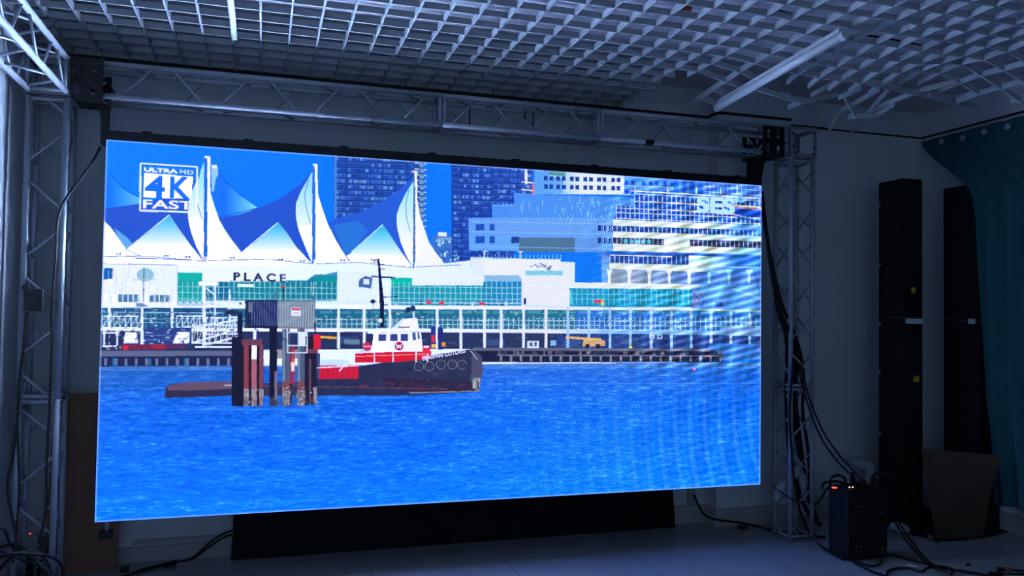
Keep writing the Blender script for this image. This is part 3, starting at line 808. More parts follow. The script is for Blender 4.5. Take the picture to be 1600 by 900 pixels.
    for k in range(9): line(278+10*k, 478, 286+10*k, 468, (235, 248, 250), 1.2, .8); line(278+10*k, 468, 286+10*k, 478, (235, 248, 250), 1.2, .8)
    line(322, 471, 358, 481, (210, 235, 240), 1.5); line(322, 450, 337, 462, (225, 240, 245), 2)
    for (x0, x1, ya, yb) in ((160, 216, 494, 512), (276, 316, 494, 511), (322, 372, 496, 522), (300, 372, 508, 536)):
        for k in range(int((x1-x0)/9)+1):
            x = x0+9*k
            line(x, ya, x, yb, (230, 246, 248), 1.3, .9)
            line(x, yb, x+9, ya, (225, 243, 246), 1.2, .8)
        line(x0, ya, x1, ya, (238, 250, 250), 1.8); line(x0, yb, x1, yb, (238, 250, 250), 1.8)
    for (x0, y0, x1, y1) in ((300, 536, 372, 514), (316, 540, 372, 526), (322, 508, 372, 500), (160, 520, 186, 520), (163, 514, 163, 540), (183, 514, 183, 540), (160, 541, 182, 541), (305, 542, 362, 542)):
        line(x0, y0, x1, y1, (236, 248, 250), 2.6)
    for k in range(240):
        x, y = R.uniform(158, 372), R.uniform(482, 545); w = R.uniform(1, 7); h = R.uniform(1, 2.4)
        if k % 3 == 0: w, h = h, w
        rect(x, y, x+w, y+h, [(28, 66, 128), (236, 248, 250), (96, 150, 190), (22, 44, 96), (200, 226, 236)][k % 5], .7)
    for k in range(70):
        x, y = R.uniform(160, 280), R.uniform(414, 470); line(x, y, x, y+R.uniform(4, 18), (196, 214, 224), .8, .7)
    rect(190, 538, 262, 546, (120, 30, 70)); rect(192, 540, 200, 548, (225, 30, 60)); rect(238, 538, 257, 545, (170, 35, 60)); rect(262, 538, 290, 545, (90, 40, 90))
    for k in range(60):
        x, y = R.uniform(160, 365), R.uniform(484, 540); rect(x, y, x+R.uniform(1, 4), y+R.uniform(1, 3), [(30, 70, 130), (240, 250, 250), (120, 180, 210)][k % 3], .6)
    # pier
    poly([(140, 547), (365, 547), (365, 574), (140, 575)], (24, 32, 84)); poly([(140, 548), (365, 548), (365, 556), (140, 557)], (112, 122, 160), .8)
    for k in range(13): rect(163+16*k, 560, 167+16*k, 571, (140, 150, 190), .75)
    for x in (176, 232, 288): rect(x, 560, x+4, 571, (30, 130, 190), .8)
    poly([(740, 543), (1130, 545), (1130, 566), (740, 566)], (20, 24, 64))
    poly([(740, 543), (1130, 545), (1130, 549), (740, 548)], (120, 125, 165), .7)
    for k in range(24): rect(781+15.6*k, 556, 784.5+15.6*k, 564.5, (150, 155, 190), .75)
    poly([(776, 554), (1128, 555.5), (1128, 557), (776, 556)], (130, 130, 165), .8)
    for k in range(70):
        x = R.uniform(770, 1128); rect(x, R.uniform(547, 552), x+R.uniform(2, 7), R.uniform(552, 556), [(70, 75, 120), (20, 22, 60), (140, 130, 160)][k % 3], .6)
    poly([(1110, 536), (1190, 538), (1190, 562), (1128, 562), (1128, 549), (1105, 546)], (50, 110, 205))
    poly([(1122, 510), (1190, 512), (1190, 525), (1132, 524)], (120, 165, 230))
    for k in range(17): line(1128+3.6*k, 518, 1130+3.6*k, 512, (50, 90, 170), 1.1, .8)
    poly([(1075, 481), (1140, 452), (1188, 470), (1188, 482)], (60, 125, 240), .5)
    line(1142, 450, 1188, 466, (150, 200, 255), 1.6, .8); line(1178, 420, 1187, 458, (20, 50, 130), 1.3, .8)
    for k in range(26):
        x, y = R.uniform(1080, 1100), R.uniform(458, 478); disc(x, y, 1.6, [(190, 40, 90), (60, 60, 190)][k % 2], .7)
    rect(1118, 471, 1130, 480, (40, 60, 160), .8)
    # crane on the quay and small cars
    line(884, 527, 940, 531, (240, 175, 110), 3.6); poly([(912, 531), (945, 532), (946, 541), (910, 541)], (205, 160, 130))
    disc(918, 541, 4, (30, 30, 60)); disc(934, 541, 4, (30, 30, 60))
    rect(824, 533, 842, 544, (215, 235, 240)); rect(827, 535, 832, 541, (60, 80, 110)); rect(835, 535, 839, 541, (60, 80, 110)); rect(860, 532, 869, 540, (120, 180, 225))
    rect(983, 541, 988, 544, (230, 220, 80))

    # ---------------- water
    wy = 573-(px-155)*.0068
    wm = py > wy
    t = np.clip((py-wy)/(816-573), 0, 1)[..., None]; tx_ = np.clip((px-160)/1030, 0, 1)[..., None]
    ca = np.array([40, 104, 208])/255; cb = np.array([12, 104, 230])/255; cc = np.array([4, 128, 255])/255
    wcol = np.where(t < .25, ca*(1-t*4)+cb*(t*4), cb*(1-(t-.25)/.75)+cc*((t-.25)/.75))
    n1 = noise(70, 230)-.5; n2 = noise(150, 400)-.5; n3 = noise(14, 40)-.5; n4 = noise(500, 440)-.5
    wav = n1*.45+n2*.6+n3*.25+n4*.4; wav = wav+np.clip(wav-.18, 0, 1)*1.6
    wcol = wcol+wav[..., None]*np.array([.22, .20, .12])
    near = np.clip(1-np.abs(py-wy)/9, 0, 1)[..., None]
    wcol = wcol*(1-near*.35)+np.array([130, 165, 220])/255*near*.35
    C[wm] = wcol[wm]
    for (x0, x1, y, a_) in ((160, 365, 578, .35), (160, 330, 607, .3), (760, 1180, 575, .3), (760, 1185, 600, .25), (500, 760, 622, .3), (250, 500, 640, .3)):
        line(x0, y, x1, y-1, (130, 180, 250), 1.6, a_)
    # ---------------- tug boat
    HULL = (38, 44, 84)
    poly([(258, 606), (266, 600), (300, 597), (345, 596), (375, 598), (375, 618), (258, 622)], (44, 40, 78))
    poly([(262, 603), (290, 597), (345, 596), (374, 597), (374, 607), (300, 610), (262, 610)], (112, 84, 112), .85)
    line(350, 602, 374, 601, (190, 180, 200), 2)
    poly([(370, 600), (495, 596), (495, 618), (370, 619)], (50, 46, 88)); line(370, 604, 495, 601, (110, 90, 120), 1.5)
    poly([(492, 574), (560, 572), (602, 566), (650, 558), (700, 551), (738, 545), (748, 560), (755, 556), (751, 590), (747, 612), (640, 618), (492, 618)], HULL)
    poly([(738, 545), (752, 556), (755, 578), (748, 612), (735, 600)], (70, 72, 112))
    poly([(600, 590), (735, 596), (746, 604), (744, 612), (640, 612), (600, 606)], (40, 30, 66), .8)
    line(495, 604, 700, 608, (100, 70, 95), 2.2, .7); line(640, 614, 746, 611, (205, 195, 205), 1.6, .6); line(746, 590, 748, 612, (230, 150, 110), 1.5, .7)
    for k in range(330):
        x, y = R.uniform(500, 745), R.uniform(574, 612)
        if y < 612-(x-500)*.18+14: rect(x, y, x+R.uniform(1, 5), y+R.uniform(1, 4), [(66, 58, 92), (24, 26, 56), (84, 40, 60), (58, 70, 112), (30, 24, 50)][k % 5], .55)
    for k in range(60):
        x, y = R.uniform(560, 742), R.uniform(596, 611); rect(x, y, x+R.uniform(2, 9), y+1.6, [(130, 40, 66), (96, 34, 60), (50, 60, 96)][k % 3], .6)
    for k in range(26): rect(738+R.uniform(0, 9), 590+R.uniform(0, 16), 742+R.uniform(0, 9), 594+R.uniform(0, 16), [(190, 190, 200), (60, 130, 150), (90, 40, 60)][k % 3], .6)
    rect(494, 570, 560, 592, (196, 20, 58)); rect(494, 562, 545, 571, (200, 228, 236)); rect(494, 550, 500, 592, (60, 70, 130))
    for k in range(8): line(500+8*k, 571, 500+8*k, 592, (240, 40, 80), 1.3, .7)
    line(492, 575, 560, 571, (235, 240, 245), 1.6); line(530, 580, 545, 562, (240, 245, 250), 1.6)
    poly([(555, 552), (660, 548), (674, 547), (674, 560), (620, 566), (555, 567)], (214, 22, 52))
    line(555, 557, 672, 553, (245, 190, 200), 1.1, .8)
    for x in (552, 585, 614, 650, 668): line(x, 548, x, 566, (240, 235, 240), 1.7)
    line(495, 551, 675, 548, (235, 245, 248), 1.6)
    poly([(560, 551), (566, 545), (580, 540), (584, 549)], (190, 220, 235))
    poly([(573, 521), (576, 517), (612, 513), (629, 498), (651, 497), (655, 514), (658, 522), (661, 548), (580, 550), (584, 522)], (248, 252, 252))
    poly([(612, 513), (629, 498), (634, 498), (622, 513)], (215, 235, 245))
    for (x0, x1) in ((591, 603.5), (609.5, 621), (626, 637.5)): rect(x0, 522, x1, 533, (52, 66, 140))
    poly([(644, 520), (649, 519), (650.5, 531), (645, 532)], (60, 90, 160)); poly([(652, 518), (654.5, 518), (656.5, 529), (653, 530)], (60, 90, 160))
    line(573, 520.5, 655, 518, (170, 200, 220), 1.0, .8); line(622, 511.5, 640, 511, (110, 100, 110), 2.2)
    disc(623.5, 540.7, 7, (176, 22, 66)); 
    for a_, b_ in (((619, 537), (621.5, 544)), ((621.5, 544), (623.5, 539)), ((623.5, 539), (625.5, 544)), ((625.5, 544), (628, 537))): line(*a_, *b_, (245, 240, 245), 1.5)
    disc(573.5, 541.5, 7, (200, 40, 90)); line(567, 541.5, 580, 541.5, (240, 220, 230), 1.2)
    rect(673, 510, 681, 545, (30, 50, 150)); rect(684, 512, 692, 546, (30, 40, 130)); rect(674, 524, 679, 535, (225, 40, 60)); rect(674, 538, 682, 543, (245, 190, 70)); rect(690, 535, 696, 541, (245, 150, 60))
    rect(660, 540, 672, 553, (225, 40, 70)); rect(662, 540, 670, 543, (245, 245, 250))
    poly([(590, 404), (593, 404), (600, 470), (600, 512), (594, 512), (593, 470)], (16, 24, 66))
    for (x0, y0, x1, y1, w) in ((579, 406, 592, 406, 1.8), (580, 432, 618, 434, 2.4), (592, 414, 600, 413, 2), (598, 464, 622, 464, 1.6), (598, 477, 606, 476, 1.8), (594, 420, 602, 420, 1.3)): line(x0, y0, x1, y1, (20, 28, 70), w)
    disc(594, 501, 3.5, (215, 225, 230)); poly([(577, 471), (583, 467), (588, 471), (583, 475)], (20, 35, 80)); line(583, 475, 583, 500, (60, 90, 130), 1)
    poly([(561, 437), (571, 431), (582, 434), (580, 451), (568, 449), (560, 449)], (40, 80, 150), .85); rect(568, 436, 577, 444, (220, 235, 245))
    disc(638, 484, 4.5, (25, 40, 90)); disc(645, 482, 4.5, (30, 50, 100)); line(636, 488, 636, 498, (30, 50, 90), 1.5); line(646, 487, 647, 497, (225, 235, 245), 2.5)
    text('SEASPAN CUTLASS', [(659, 557), (727, 545.5), (727.5, 551), (660, 563.5)], (236, 240, 246), .02)
    for (x, y) in ((654.5, 572), (671, 572.5), (689, 569.5), (706.7, 569.5), (722, 570)):
        disc(x, y, 7.6, (105, 112, 150)); disc(x, y, 6.2, (26, 28, 62)); disc(x, y, 3.6, (72, 76, 120)); disc(x, y, 2.4, (34, 38, 78))
    line(732, 562, 728, 575, (25, 28, 60), 1.6); line(733, 545, 746, 562, (150, 160, 190), 1.5)
    # ---------------- pilings and lookout boxes
    DK = (16, 16, 48)
    rect(362, 526, 381, 635, DK); rect(371, 487, 379, 527, (16, 20, 58)); poly([(350, 489), (358, 483), (378, 487), (378, 491), (352, 492)], (30, 40, 80))
    rect(378, 534, 412, 634, (26, 18, 40)); rect(421, 510, 433, 634, (14, 14, 46)); rect(433, 545, 494, 560, (60, 40, 70), .5)
    rect(378, 530, 410, 540, (110, 60, 84))
    for (x0, x1, c0) in ((381, 388.5, (140, 60, 78)), (393, 401, (170, 100, 125)), (405, 411.5, (120, 66, 90))):
        rect(x0, 539, x1, 608, c0); rect(x0, 608, x1, 634, (158, 148, 165)); rect(x0, 620, x1, 634, (130, 118, 135))
    rect(393.5, 540, 401, 561, (250, 255, 255))
    for (x0, x1) in ((441, 453), (464.5, 476)):
        rect(x0, 514, x1, 634, (76, 92, 128)); rect(x0+1, 514, x0+4, 600, (120, 140, 170)); rect(x0, 596, x1, 612, (120, 74, 84)); rect(x0, 610, x1, 633, (140, 138, 150))
        rect(x1, 540, x1+3, 634, (44, 28, 56))
    rect(453, 540, 461, 600, (175, 40, 80), .75); rect(455, 566, 460, 580, (250, 225, 220)); rect(429, 580, 433, 625, (120, 110, 130))
    rect(477, 526, 495, 632, (28, 22, 52)); rect(483, 560, 486, 632, (96, 72, 92)); rect(490, 605, 495, 631, (150, 145, 160)); rect(477, 545, 497, 552, (120, 58, 80))
    for (x, y, r_) in ((428, 628, 8), (446, 627, 8), (470, 620, 9), (386, 628, 5)): disc(x, y, r_, (92, 90, 116), .55)
    for k in range(140):
        x = R.choice([R.uniform(381, 411), R.uniform(441, 456), R.uniform(463, 478), R.uniform(482, 495)]); y = R.uniform(604, 634)
        rect(x, y, x+R.uniform(1, 2.4), y+R.uniform(1.5, 4), [(196, 192, 200), (70, 62, 90), (120, 100, 110)][k % 3], .75)
    for (x0, y0, x1, y1) in ((449, 514, 449, 551), (480, 514, 480, 551), (449, 540, 480, 540), (449, 551, 480, 551), (449, 519, 480, 519)): line(x0, y0, x1, y1, (190, 210, 230), 1.8)
    rect(466, 519, 476, 540, (225, 235, 245))
    for (x0, y0, x1, y1) in ((398, 513, 422, 533), (433, 520, 446, 533)): line(x0, y0, x1, y1, (40, 45, 80), 1.8)
    poly([(383, 469), (434, 468), (434, 512), (383, 510)], (22, 34, 104)); 
    for k in range(13): line(386+3.9*k, 470, 386+3.9*k, 509, (110, 130, 160), 1.1, .75)
    rect(384, 470, 392, 508, (18, 26, 66), .7); rect(388, 472, 394, 488, (170, 190, 200), .5); line(383, 470, 434, 469, (25, 35, 80), 2); line(383, 511, 434, 512, (15, 18, 50), 3)
    poly([(434, 469), (492, 469), (493, 513), (434, 513)], (150, 166, 190))
    for k in range(15): line(436+4*k, 470, 436+4*k, 511, (78, 94, 124), 1.2, .85)
    line(434, 470, 492, 470, (90, 110, 140), 1.6); line(434, 512, 493, 513, (110, 112, 130), 2.4)
    rect(455.5, 481, 469.5, 493.5, (238, 240, 248)); rect(456, 481.5, 469, 485, (225, 80, 110)); line(458, 489, 467, 489, (120, 130, 160), .9)
    disc(431, 462, 5, (70, 120, 150), .8); line(443, 449, 443, 469, (30, 45, 80), 2.4); rect(439, 447, 445, 450, (215, 40, 70)); disc(489, 464, 4, (60, 110, 140), .8); line(489, 462, 491, 440, (230, 240, 245), 1.2, .8)
    rect(491, 504, 494, 522, (30, 35, 70)); rect(490, 523, 501, 545, (225, 24, 60)); 

    # ---------------- on-screen marks
    q = lambda x, y: (x, y)
    corners = [(220, 255.3), (308.5, 261), (307, 331.8), (218.5, 329)]
    for a_, b_ in zip(corners, corners[1:]+corners[:1]): line(*a_, *b_, (250, 255, 255), 2.4)
    poly([(225.5, 270), (301.5, 276), (299, 311), (224, 308)], (246, 255, 255))
    text('ULTRA', [(225, 261), (278, 264.8), (278, 271.2), (225, 267.8)], (250, 255, 255), .05)
    text('HD', [(282, 265), (302, 266.5), (302, 272.5), (282, 271)], (250, 255, 255), .0)
    text('4', [(227, 273.5), (258, 275.5), (257, 309.5), (226, 308)], (12, 112, 240), .03)
    text('K', [(266, 275.5), (297.5, 277), (296, 310.5), (265, 309)], (12, 112, 240), .03)
    text('FAST', [(223.5, 311.5), (302, 314.5), (301, 328), (223, 325)], (250, 255, 255), .02)
    disc(1085, 577, 2.4, (250, 130, 200))

    # ---------------- interference of the camera with the LED raster
    X_, Y_ = px, py
    a1 = np.clip((X_-560)/260, 0, 1)*np.clip((1180-X_)/200, .35, 1)
    lat = np.sin(2*np.pi*(X_/5.4+Y_*.02))*np.sin(2*np.pi*(Y_/4.4-X_*.012))
    C *= (1+.30*a1*lat)[..., None]
    C += (.13*a1*np.clip(lat, 0, 1))[..., None]*np.array([.95, 1.0, .5])
    C[..., 2] -= .10*a1*np.clip(lat, 0, 1)*(C[..., 0] > .25)
    fine = np.sin(2*np.pi*X_/3.3)*.035*np.clip((640-X_)/300, 0, 1)
    C *= (1+fine)[..., None]
    a2 = np.clip((X_-900)/200, 0, 1)
    rr = np.hypot((X_-1290)*1.0, (Y_-640)*.62)
    st = np.sin(2*np.pi*((Y_+.30*X_)/11.5+np.sin(X_/70)*.25))
    st2 = np.sin(2*np.pi*rr/23)
    warm = np.array([1.0, .75, .45]); cyan = np.array([.25, .9, 1.0])
    col = np.sin(2*np.pi*X_/46+Y_/38); a2 = a2*np.clip((600-Y_)/30, .38, 1)
    C *= (1+.20*a2*st+.14*a2*col)[..., None]
    C += (.22*a2*np.clip(st, 0, 1)*np.clip(.5+.5*col, 0, 1)*np.clip((620-Y_)/60, .25, 1))[..., None]*warm+(.13*a2*np.clip(-st2, 0, 1))[..., None]*cyan
    low = np.clip((Y_-590)/60, 0, 1)*np.clip((X_-760)/380, 0, 1)
    C += (.12*low*np.clip(st2, 0, 1))[..., None]*np.array([.9, .75, .7])
    text('SES', [(1089, 306), (1149, 309.5), (1148, 335), (1088.5, 332)], (185, 238, 255), .045, 1.0)
    poly([(1157, 302.5), (1163.5, 316), (1150, 315)], (130, 215, 250)); poly([(1157, 306), (1160.5, 314), (1153.5, 313.5)], (50, 130, 240), .7)
    edge = ((px_n < .0016) | (px_n > .9985) | (py_n < .003) | (py_n > .997))
    C[edge] = C[edge]*.4+.6*np.array([.62, .76, 1.0])
    C = np.clip(C, 0, 1)
    L = np.where(C <= .04045, C/12.92, ((C+.055)/1.055)**2.4)
    # emission raised beyond the picture to light the room: blue a little, the inside of wide white areas a lot
    L[..., 2] *= 1+(BLUE_BOOST-1)*np.clip((C[..., 2]-.90)/.08, 0, 1)
    w = np.clip((C.min(-1)-np.where(py > 415, .93, .90))/.06, 0, 1)
    for ax in (0, 1):
        e = w.copy()
        for d in (-4, -2, 2, 4): e = np.minimum(e, np.roll(w, d, ax))
        w = e
    for _ in range(1):
        for ax in (0, 1): w = (w+np.roll(w, 2, ax)+np.roll(w, -2, ax))/3
    L *= 1+w[..., None]*(np.array(WHITE_BOOST)-1)
    L = L.reshape(TH, SS, TW, SS, 3).mean((1, 3))
    return L.astype(np.float32)


wall = thing('video_wall', 'large bright video wall showing a harbour with white sails and a tugboat', 'video wall', ((SX0+SX1)/2, SY+.04, SZ0))
TW, TH = 880, 440
pic = paint(TW, TH)
nx, nz_ = TW+1, TH+1
gx, gz = np.meshgrid(np.linspace(SX0, SX1, nx), np.linspace(SZ1, SZ0, nz_))
co = np.empty((nz_*nx, 3), np.float32)
co[:, 0] = gx.ravel()-(SX0+SX1)/2; co[:, 1] = -0.04; co[:, 2] = gz.ravel()-SZ0
ii, jj = np.meshgrid(np.arange(TW), np.arange(TH))
v0 = (jj*nx+ii).ravel()
quads = np.stack([v0, v0+nx, v0+nx+1, v0+1], 1).astype(np.int32)
me = bpy.data.meshes.new('display_panel')
me.vertices.add(len(co)); me.vertices.foreach_set('co', co.ravel())
me.loops.add(len(quads)*4); me.loops.foreach_set('vertex_index', quads.ravel())
me.polygons.add(len(quads)); me.polygons.foreach_set('loop_start', np.arange(0, len(quads)*4, 4, dtype=np.int32))
me.update(calc_edges=True)
att = me.attributes.new('picture', 'FLOAT_COLOR', 'FACE')
rgba = np.ones((TH*TW, 4), np.float32); rgba[:, :3] = pic.reshape(-1, 3)
att.data.foreach_set('color', rgba.ravel())
M_LED = bpy.data.materials.new('led_picture'); M_LED.use_nodes = True
nt = M_LED.node_tree; b = nt.nodes['Principled BSDF']
b.inputs['Base Color'].default_value = (.012, .012, .014, 1); b.inputs['Roughness'].default_value = .6; b.inputs['Specular IOR Level'].default_value = .2
an = nt.nodes.new('ShaderNodeAttribute'); an.attribute_name = 'picture'
nt.links.new(an.outputs['Color'], b.inputs['Emission Color']); b.inputs['Emission Strength'].default_value = EMIT
me.materials.append(M_LED)
disp = bpy.data.objects.new('display_panel', me); COL.objects.link(disp); disp.parent = wall
bm = bmesh.new(); box(bm, SX0, SX1, SY+.003, SY+.085, SZ0, SZ1); link_mesh('cabinet', bm, M_BLACK, wall)
bm = bmesh.new(); box(bm, SX0+.012, SX1-.002, SY-.008, SY+.07, SZ1+.001, SZ1+.049, .003); link_mesh('hanging_bar', bm, M_BLACKM, wall)
for k in range(8):
    x = SX0+.19+.52*k
    bm = bmesh.new(); tube(bm, [(x, SY+.03, SZ1+.04), (x, SY+.03, SZ1+.06)], .028, 12); link_mesh('bolt', bm, M_BLACKM, wall)
bm = bmesh.new(); tube(bm, [(-.758, SY+.02, SZ0+.02), (-.758, SY+.02, SZ0-.055)], .011, 12)
rod = link_mesh('rod', bm, M_ALUP, wall, True); rod['label'] = 'short silver rod below the lower left corner'
bm = bmesh.new(); box(bm, -.790, -.728, SY-.005, SY+.045, SZ0-.088, SZ0-.052, .003); link_mesh('clamp', bm, M_BLACKM, wall)

# ------------------------------------------------------------------ things behind and below the screen
bm = bmesh.new()
slab_quad(bm, [(-.150, 5.062, 0.001), (2.795, 5.085, 0.001), (2.77, 5.12, .50), (-.135, 5.10, .50)], (0, .04, 0))
tag(link_mesh('black_panel', bm, M_BOARD, origin=(1.3, 5.08, 0)), 'long black panel leaning on the wall below the screen', 'panel')
bm = bmesh.new()
slab_quad(bm, [(-1.13, 5.04, 0.001), (-.765, 5.06, 0.001), (-.75, 5.13, .99), (-1.115, 5.11, .99)], (0, .018, 0))
tag(link_mesh('plywood_board', bm, M_PLY, origin=(-.95, 5.05, 0)), 'tall brown board leaning on the wall behind the left post', 'board')
bm = bmesh.new(); box(bm, -.735, -.69, 4.98, 5.02, 0.0, .03, .004)
tag(link_mesh('plug', bm, M_RUBBER), 'small black plug on the floor beside the brown board', 'plug')

# grey adapter on a dark block between the left wall and the brown board
c0 = on_y(51, 848, 5.03)
bm = bmesh.new(); box(bm, c0.x-.032, c0.x+.034, 5.0, 5.075, 0.0, c0.z-.056, .004)
tag(link_mesh('socket_block', bm, M_BLACK), 'dark block on the floor under the grey adapter at the left post', 'socket block')
ad = thing('power_adapter', 'pale grey adapter with a red light seen through the left post', 'adapter', (c0.x, 5.03, c0.z-.055))
bm = bmesh.new()
slab_quad(bm, [c0+Vector(v) for v in ((-.036, -.02, -.055), (.032, -.02, -.055), (.042, -.02, .018), (.005, -.02, .05), (-.026, -.02, .035))], (0, .055, 0))
link_mesh('housing', bm, M_GREY, ad)
bm = bmesh.new(); p0 = on_y(47, 834, 5.008); bmesh.ops.create_uvsphere(bm, u_segments=10, v_segments=6, radius=.0045, matrix=Matrix.Translation(p0)); link_mesh('indicator_light', bm, M_RED, ad)
bm = bmesh.new(); p0 = on_y(65, 848, 5.03); tube(bm, [p0+Vector((-.03, .0, 0)), p0+Vector((.0, .0, 0))], .022, 14); link_mesh('plug', bm, M_GREY, ad, True)

# black clamp box on left post
cb = thing('junction_box', 'small black box clamped to the left truss post', 'junction box', on_y(58, 486, 4.56))
a, c = on_y(44, 452, 4.565), on_y(72, 486, 4.565)
bm = bmesh.new(); box(bm, a.x, c.x, 4.49, 4.568, c.z, a.z, .004); link_mesh('housing', bm, M_BLACK, cb)
bm = bmesh.new(); box(bm, a.x-.012, a.x+.02, 4.50, 4.575, a.z-.005, a.z+.02, .003); link_mesh('clamp', bm, M_BLACKM, cb)

# ------------------------------------------------------------------ tall cabinets and right corner
def cabinet(name, label, x0, x1, y0, y1, h, stickers, latches):
    t = thing(name, label, 'cabinet', ((x0+x1)/2, (y0+y1)/2, 0), 'tall black cabinets in the right corner')
    bm = bmesh.new()
    n = 5
    for k in range(n):
        box(bm, x0, x1, y0, y1, .001+h*k/n, h*(k+1)/n-.001, .002)
    link_mesh('body', bm, M_BLACK, t)
    for (u0, v0, u1, v1, m, nm) in stickers:
        a, c = on_y(u0, v0, y0), on_y(u1, v1, y0)
        bm = bmesh.new(); box(bm, a.x, min(c.x, x1), y0-.003, y0, c.z, a.z); link_mesh(nm, bm, m, t)
    for (u, v) in latches:
        a = on_x(u, v, x0)
        bm = bmesh.new(); box(bm, x0-.008, x0, y1-.02, y1-.004, a.z-.012, a.z+.012, .001); link_mesh('latch', bm, M_GREY, t)
cabinet('tall_cabinet', 'tall black cabinet with two yellow stickers standing free left of the curtain', 4.311, 4.481, 4.6, 4.836, 2.478,
        [(1415, 499, 1441, 507, M_WHITE, 'label_plate'), (1424, 450, 1430, 459, M_YEL, 'sticker'), (1427, 589, 1436, 598, M_YEL, 'sticker')],
        [(1375, 322), (1375, 415), (1375, 508), (1375, 583), (1375, 678)])
c2 = on_x(1474, 296, 4.86)
cabinet('tall_cabinet', 'tall black cabinet partly hidden behind the teal curtain', 4.86, 5.03, c2.y-.32, c2.y, c2.z, [], [])
# side label of the second cabinet
bm = bmesh.new(); a, c = on_x(1513, 499, 4.86), on_x(1524, 507, 4.86); box(bm, 4.857, 4.86, c.y, a.y, c.z, a.z)
par = [o for o in bpy.data.objects if o.name == 'tall_cabinet.001'][0]
link_mesh('label_plate', bm, M_WHITE, par)
bm = bmesh.new()
slab_quad(bm, [(4.26, 4.58, 0), (4.36, 4.33, 0), (4.52, 4.30, 0), (4.80, 4.33, 0), (5.04, 4.40, 0), (5.04, 5.1, 0), (4.5, 5.1, 0)], (0, 0, .004))
# (the mat lies under the cabinets)
tag(link_mesh('floor_mat', bm, M_MAT), 'flat black mat on the floor under the cabinets and cardboard', 'mat')
for o in bpy.data.objects:
    if o.name.startswith('tall_cabinet'): o.location.z = .005
bm = bmesh.new()
b0, b1 = Vector((4.36, 4.36, .008)), on_z(1535, 838, .008)
t1, t0 = on_y(1562, 712, 4.17), on_y(1440, 701, 4.44)
N = 12
def cpt(f, g, o):
    p = b0.lerp(b1, f).lerp(t0.lerp(t1, f), g); p.y += .012*math.sin(math.pi*f)*g+o; p.x += .006*math.sin(9*g)*f; return p
fr = [[bm.verts.new(cpt(k/N, m/N, 0)) for k in range(N+1)] for m in range(N+1)]
bk = [[bm.verts.new(cpt(k/N, m/N, .006)) for k in range(N+1)] for m in range(N+1)]
for m in range(N):
    for k in range(N):
        bm.faces.new((fr[m][k], fr[m][k+1], fr[m+1][k+1], fr[m+1][k])); bm.faces.new((bk[m][k], bk[m+1][k], bk[m+1][k+1], bk[m][k+1]))
for k in range(N):
    bm.faces.new((fr[0][k], bk[0][k], bk[0][k+1], fr[0][k+1])); bm.faces.new((fr[N][k], fr[N][k+1], bk[N][k+1], bk[N][k]))
    bm.faces.new((fr[k][0], fr[k+1][0], bk[k+1][0], bk[k][0])); bm.faces.new((fr[k][N], bk[k][N], bk[k+1][N], fr[k+1][N]))
tag(link_mesh('cardboard_sheet', bm, M_CARD, origin=(4.6, 4.45, .005)), 'brown cardboard sheet leaning against the cabinets beside the curtain', 'cardboard')

# curtain
def curtain():
    t = thing('curtain', 'teal curtain hanging over the right wall', 'curtain', (4.95, 4.0, .25))
    bm = bmesh.new(); NZ, NT = 60, 150
    def lead(z):
        s = min(1, max(0, (z-2.38)/.50)); s = s*s*(3-2*s)*.55+s*.45
        low = 4.44-.02*math.sin(z*2.2)
        if z < .75: low -= (.75-z)*.10
        return low+(5.12-low)*s
    def pos(k, j):
        t_ = j/NT
        zt = 2.90; yl = None
        zb = .20+.02*math.sin(t_*20)
        z = zb+(zt-zb)*k/NZ
        top = min(1, max(0, (z-2.35)/.5)); top = top*top*(3-2*top)
        y = lead(z)+(1.6-lead(z))*(t_**1.05)
        ph = t_*2*math.pi*19
        amp = .030*(1-.65*top)
        x = 4.835+.035*min(1, max(0, (.95-z)/.25))+.155*top+(.05*min(1, t_*5))*(1-top)+amp*math.sin(ph+.5*math.sin(z*1.7))+.010*math.sin(ph*.37+z*2)*(1-top)
        if t_ < .08 and z > 2.2: x -= .05*(1-t_/.08)*math.sin(math.pi*min(1, (z-2.2)/.7))
        return Vector((min(x, 5.02), y, z))
    g = [[bm.verts.new(pos(k, j)) for j in range(NT+1)] for k in range(NZ+1)]
    for k in range(NZ):
        for j in range(NT): bm.faces.new((g[k][j], g[k][j+1], g[k+1][j+1], g[k+1][j]))
    o = link_mesh('fabric', bm, M_CURT, t, True)
    sm = o.modifiers.new('thickness', 'SOLIDIFY'); sm.thickness = .004; sm.offset = 0
    for (u, v) in ((1471, 221), (1504, 216), (1537.6, 206), (1574, 198)):
        p = on_x(u, v, 4.955)
        bm = bmesh.new()
        tube(bm, [(p.x+.0, p.y+math.cos(a)*.017, p.z+math.sin(a)*.017) for a in [2*math.pi*k/20 for k in range(20)]], .006, 8, True)
        tube(bm, [(p.x-.002, p.y, p.z), (p.x+.004, p.y, p.z)], .013, 16)
        link_mesh('eyelet', bm, M_EYE, t, True)
    for k in range(1, 8):
        y = 4.338-.19*k
        bm = bmesh.new()
        tube(bm, [(4.955, y+math.cos(a)*.017, 2.846+math.sin(a)*.017) for a in [2*math.pi*q/20 for q in range(20)]], .006, 8, True)
        link_mesh('eyelet', bm, M_EYE, t, True)
curtain()

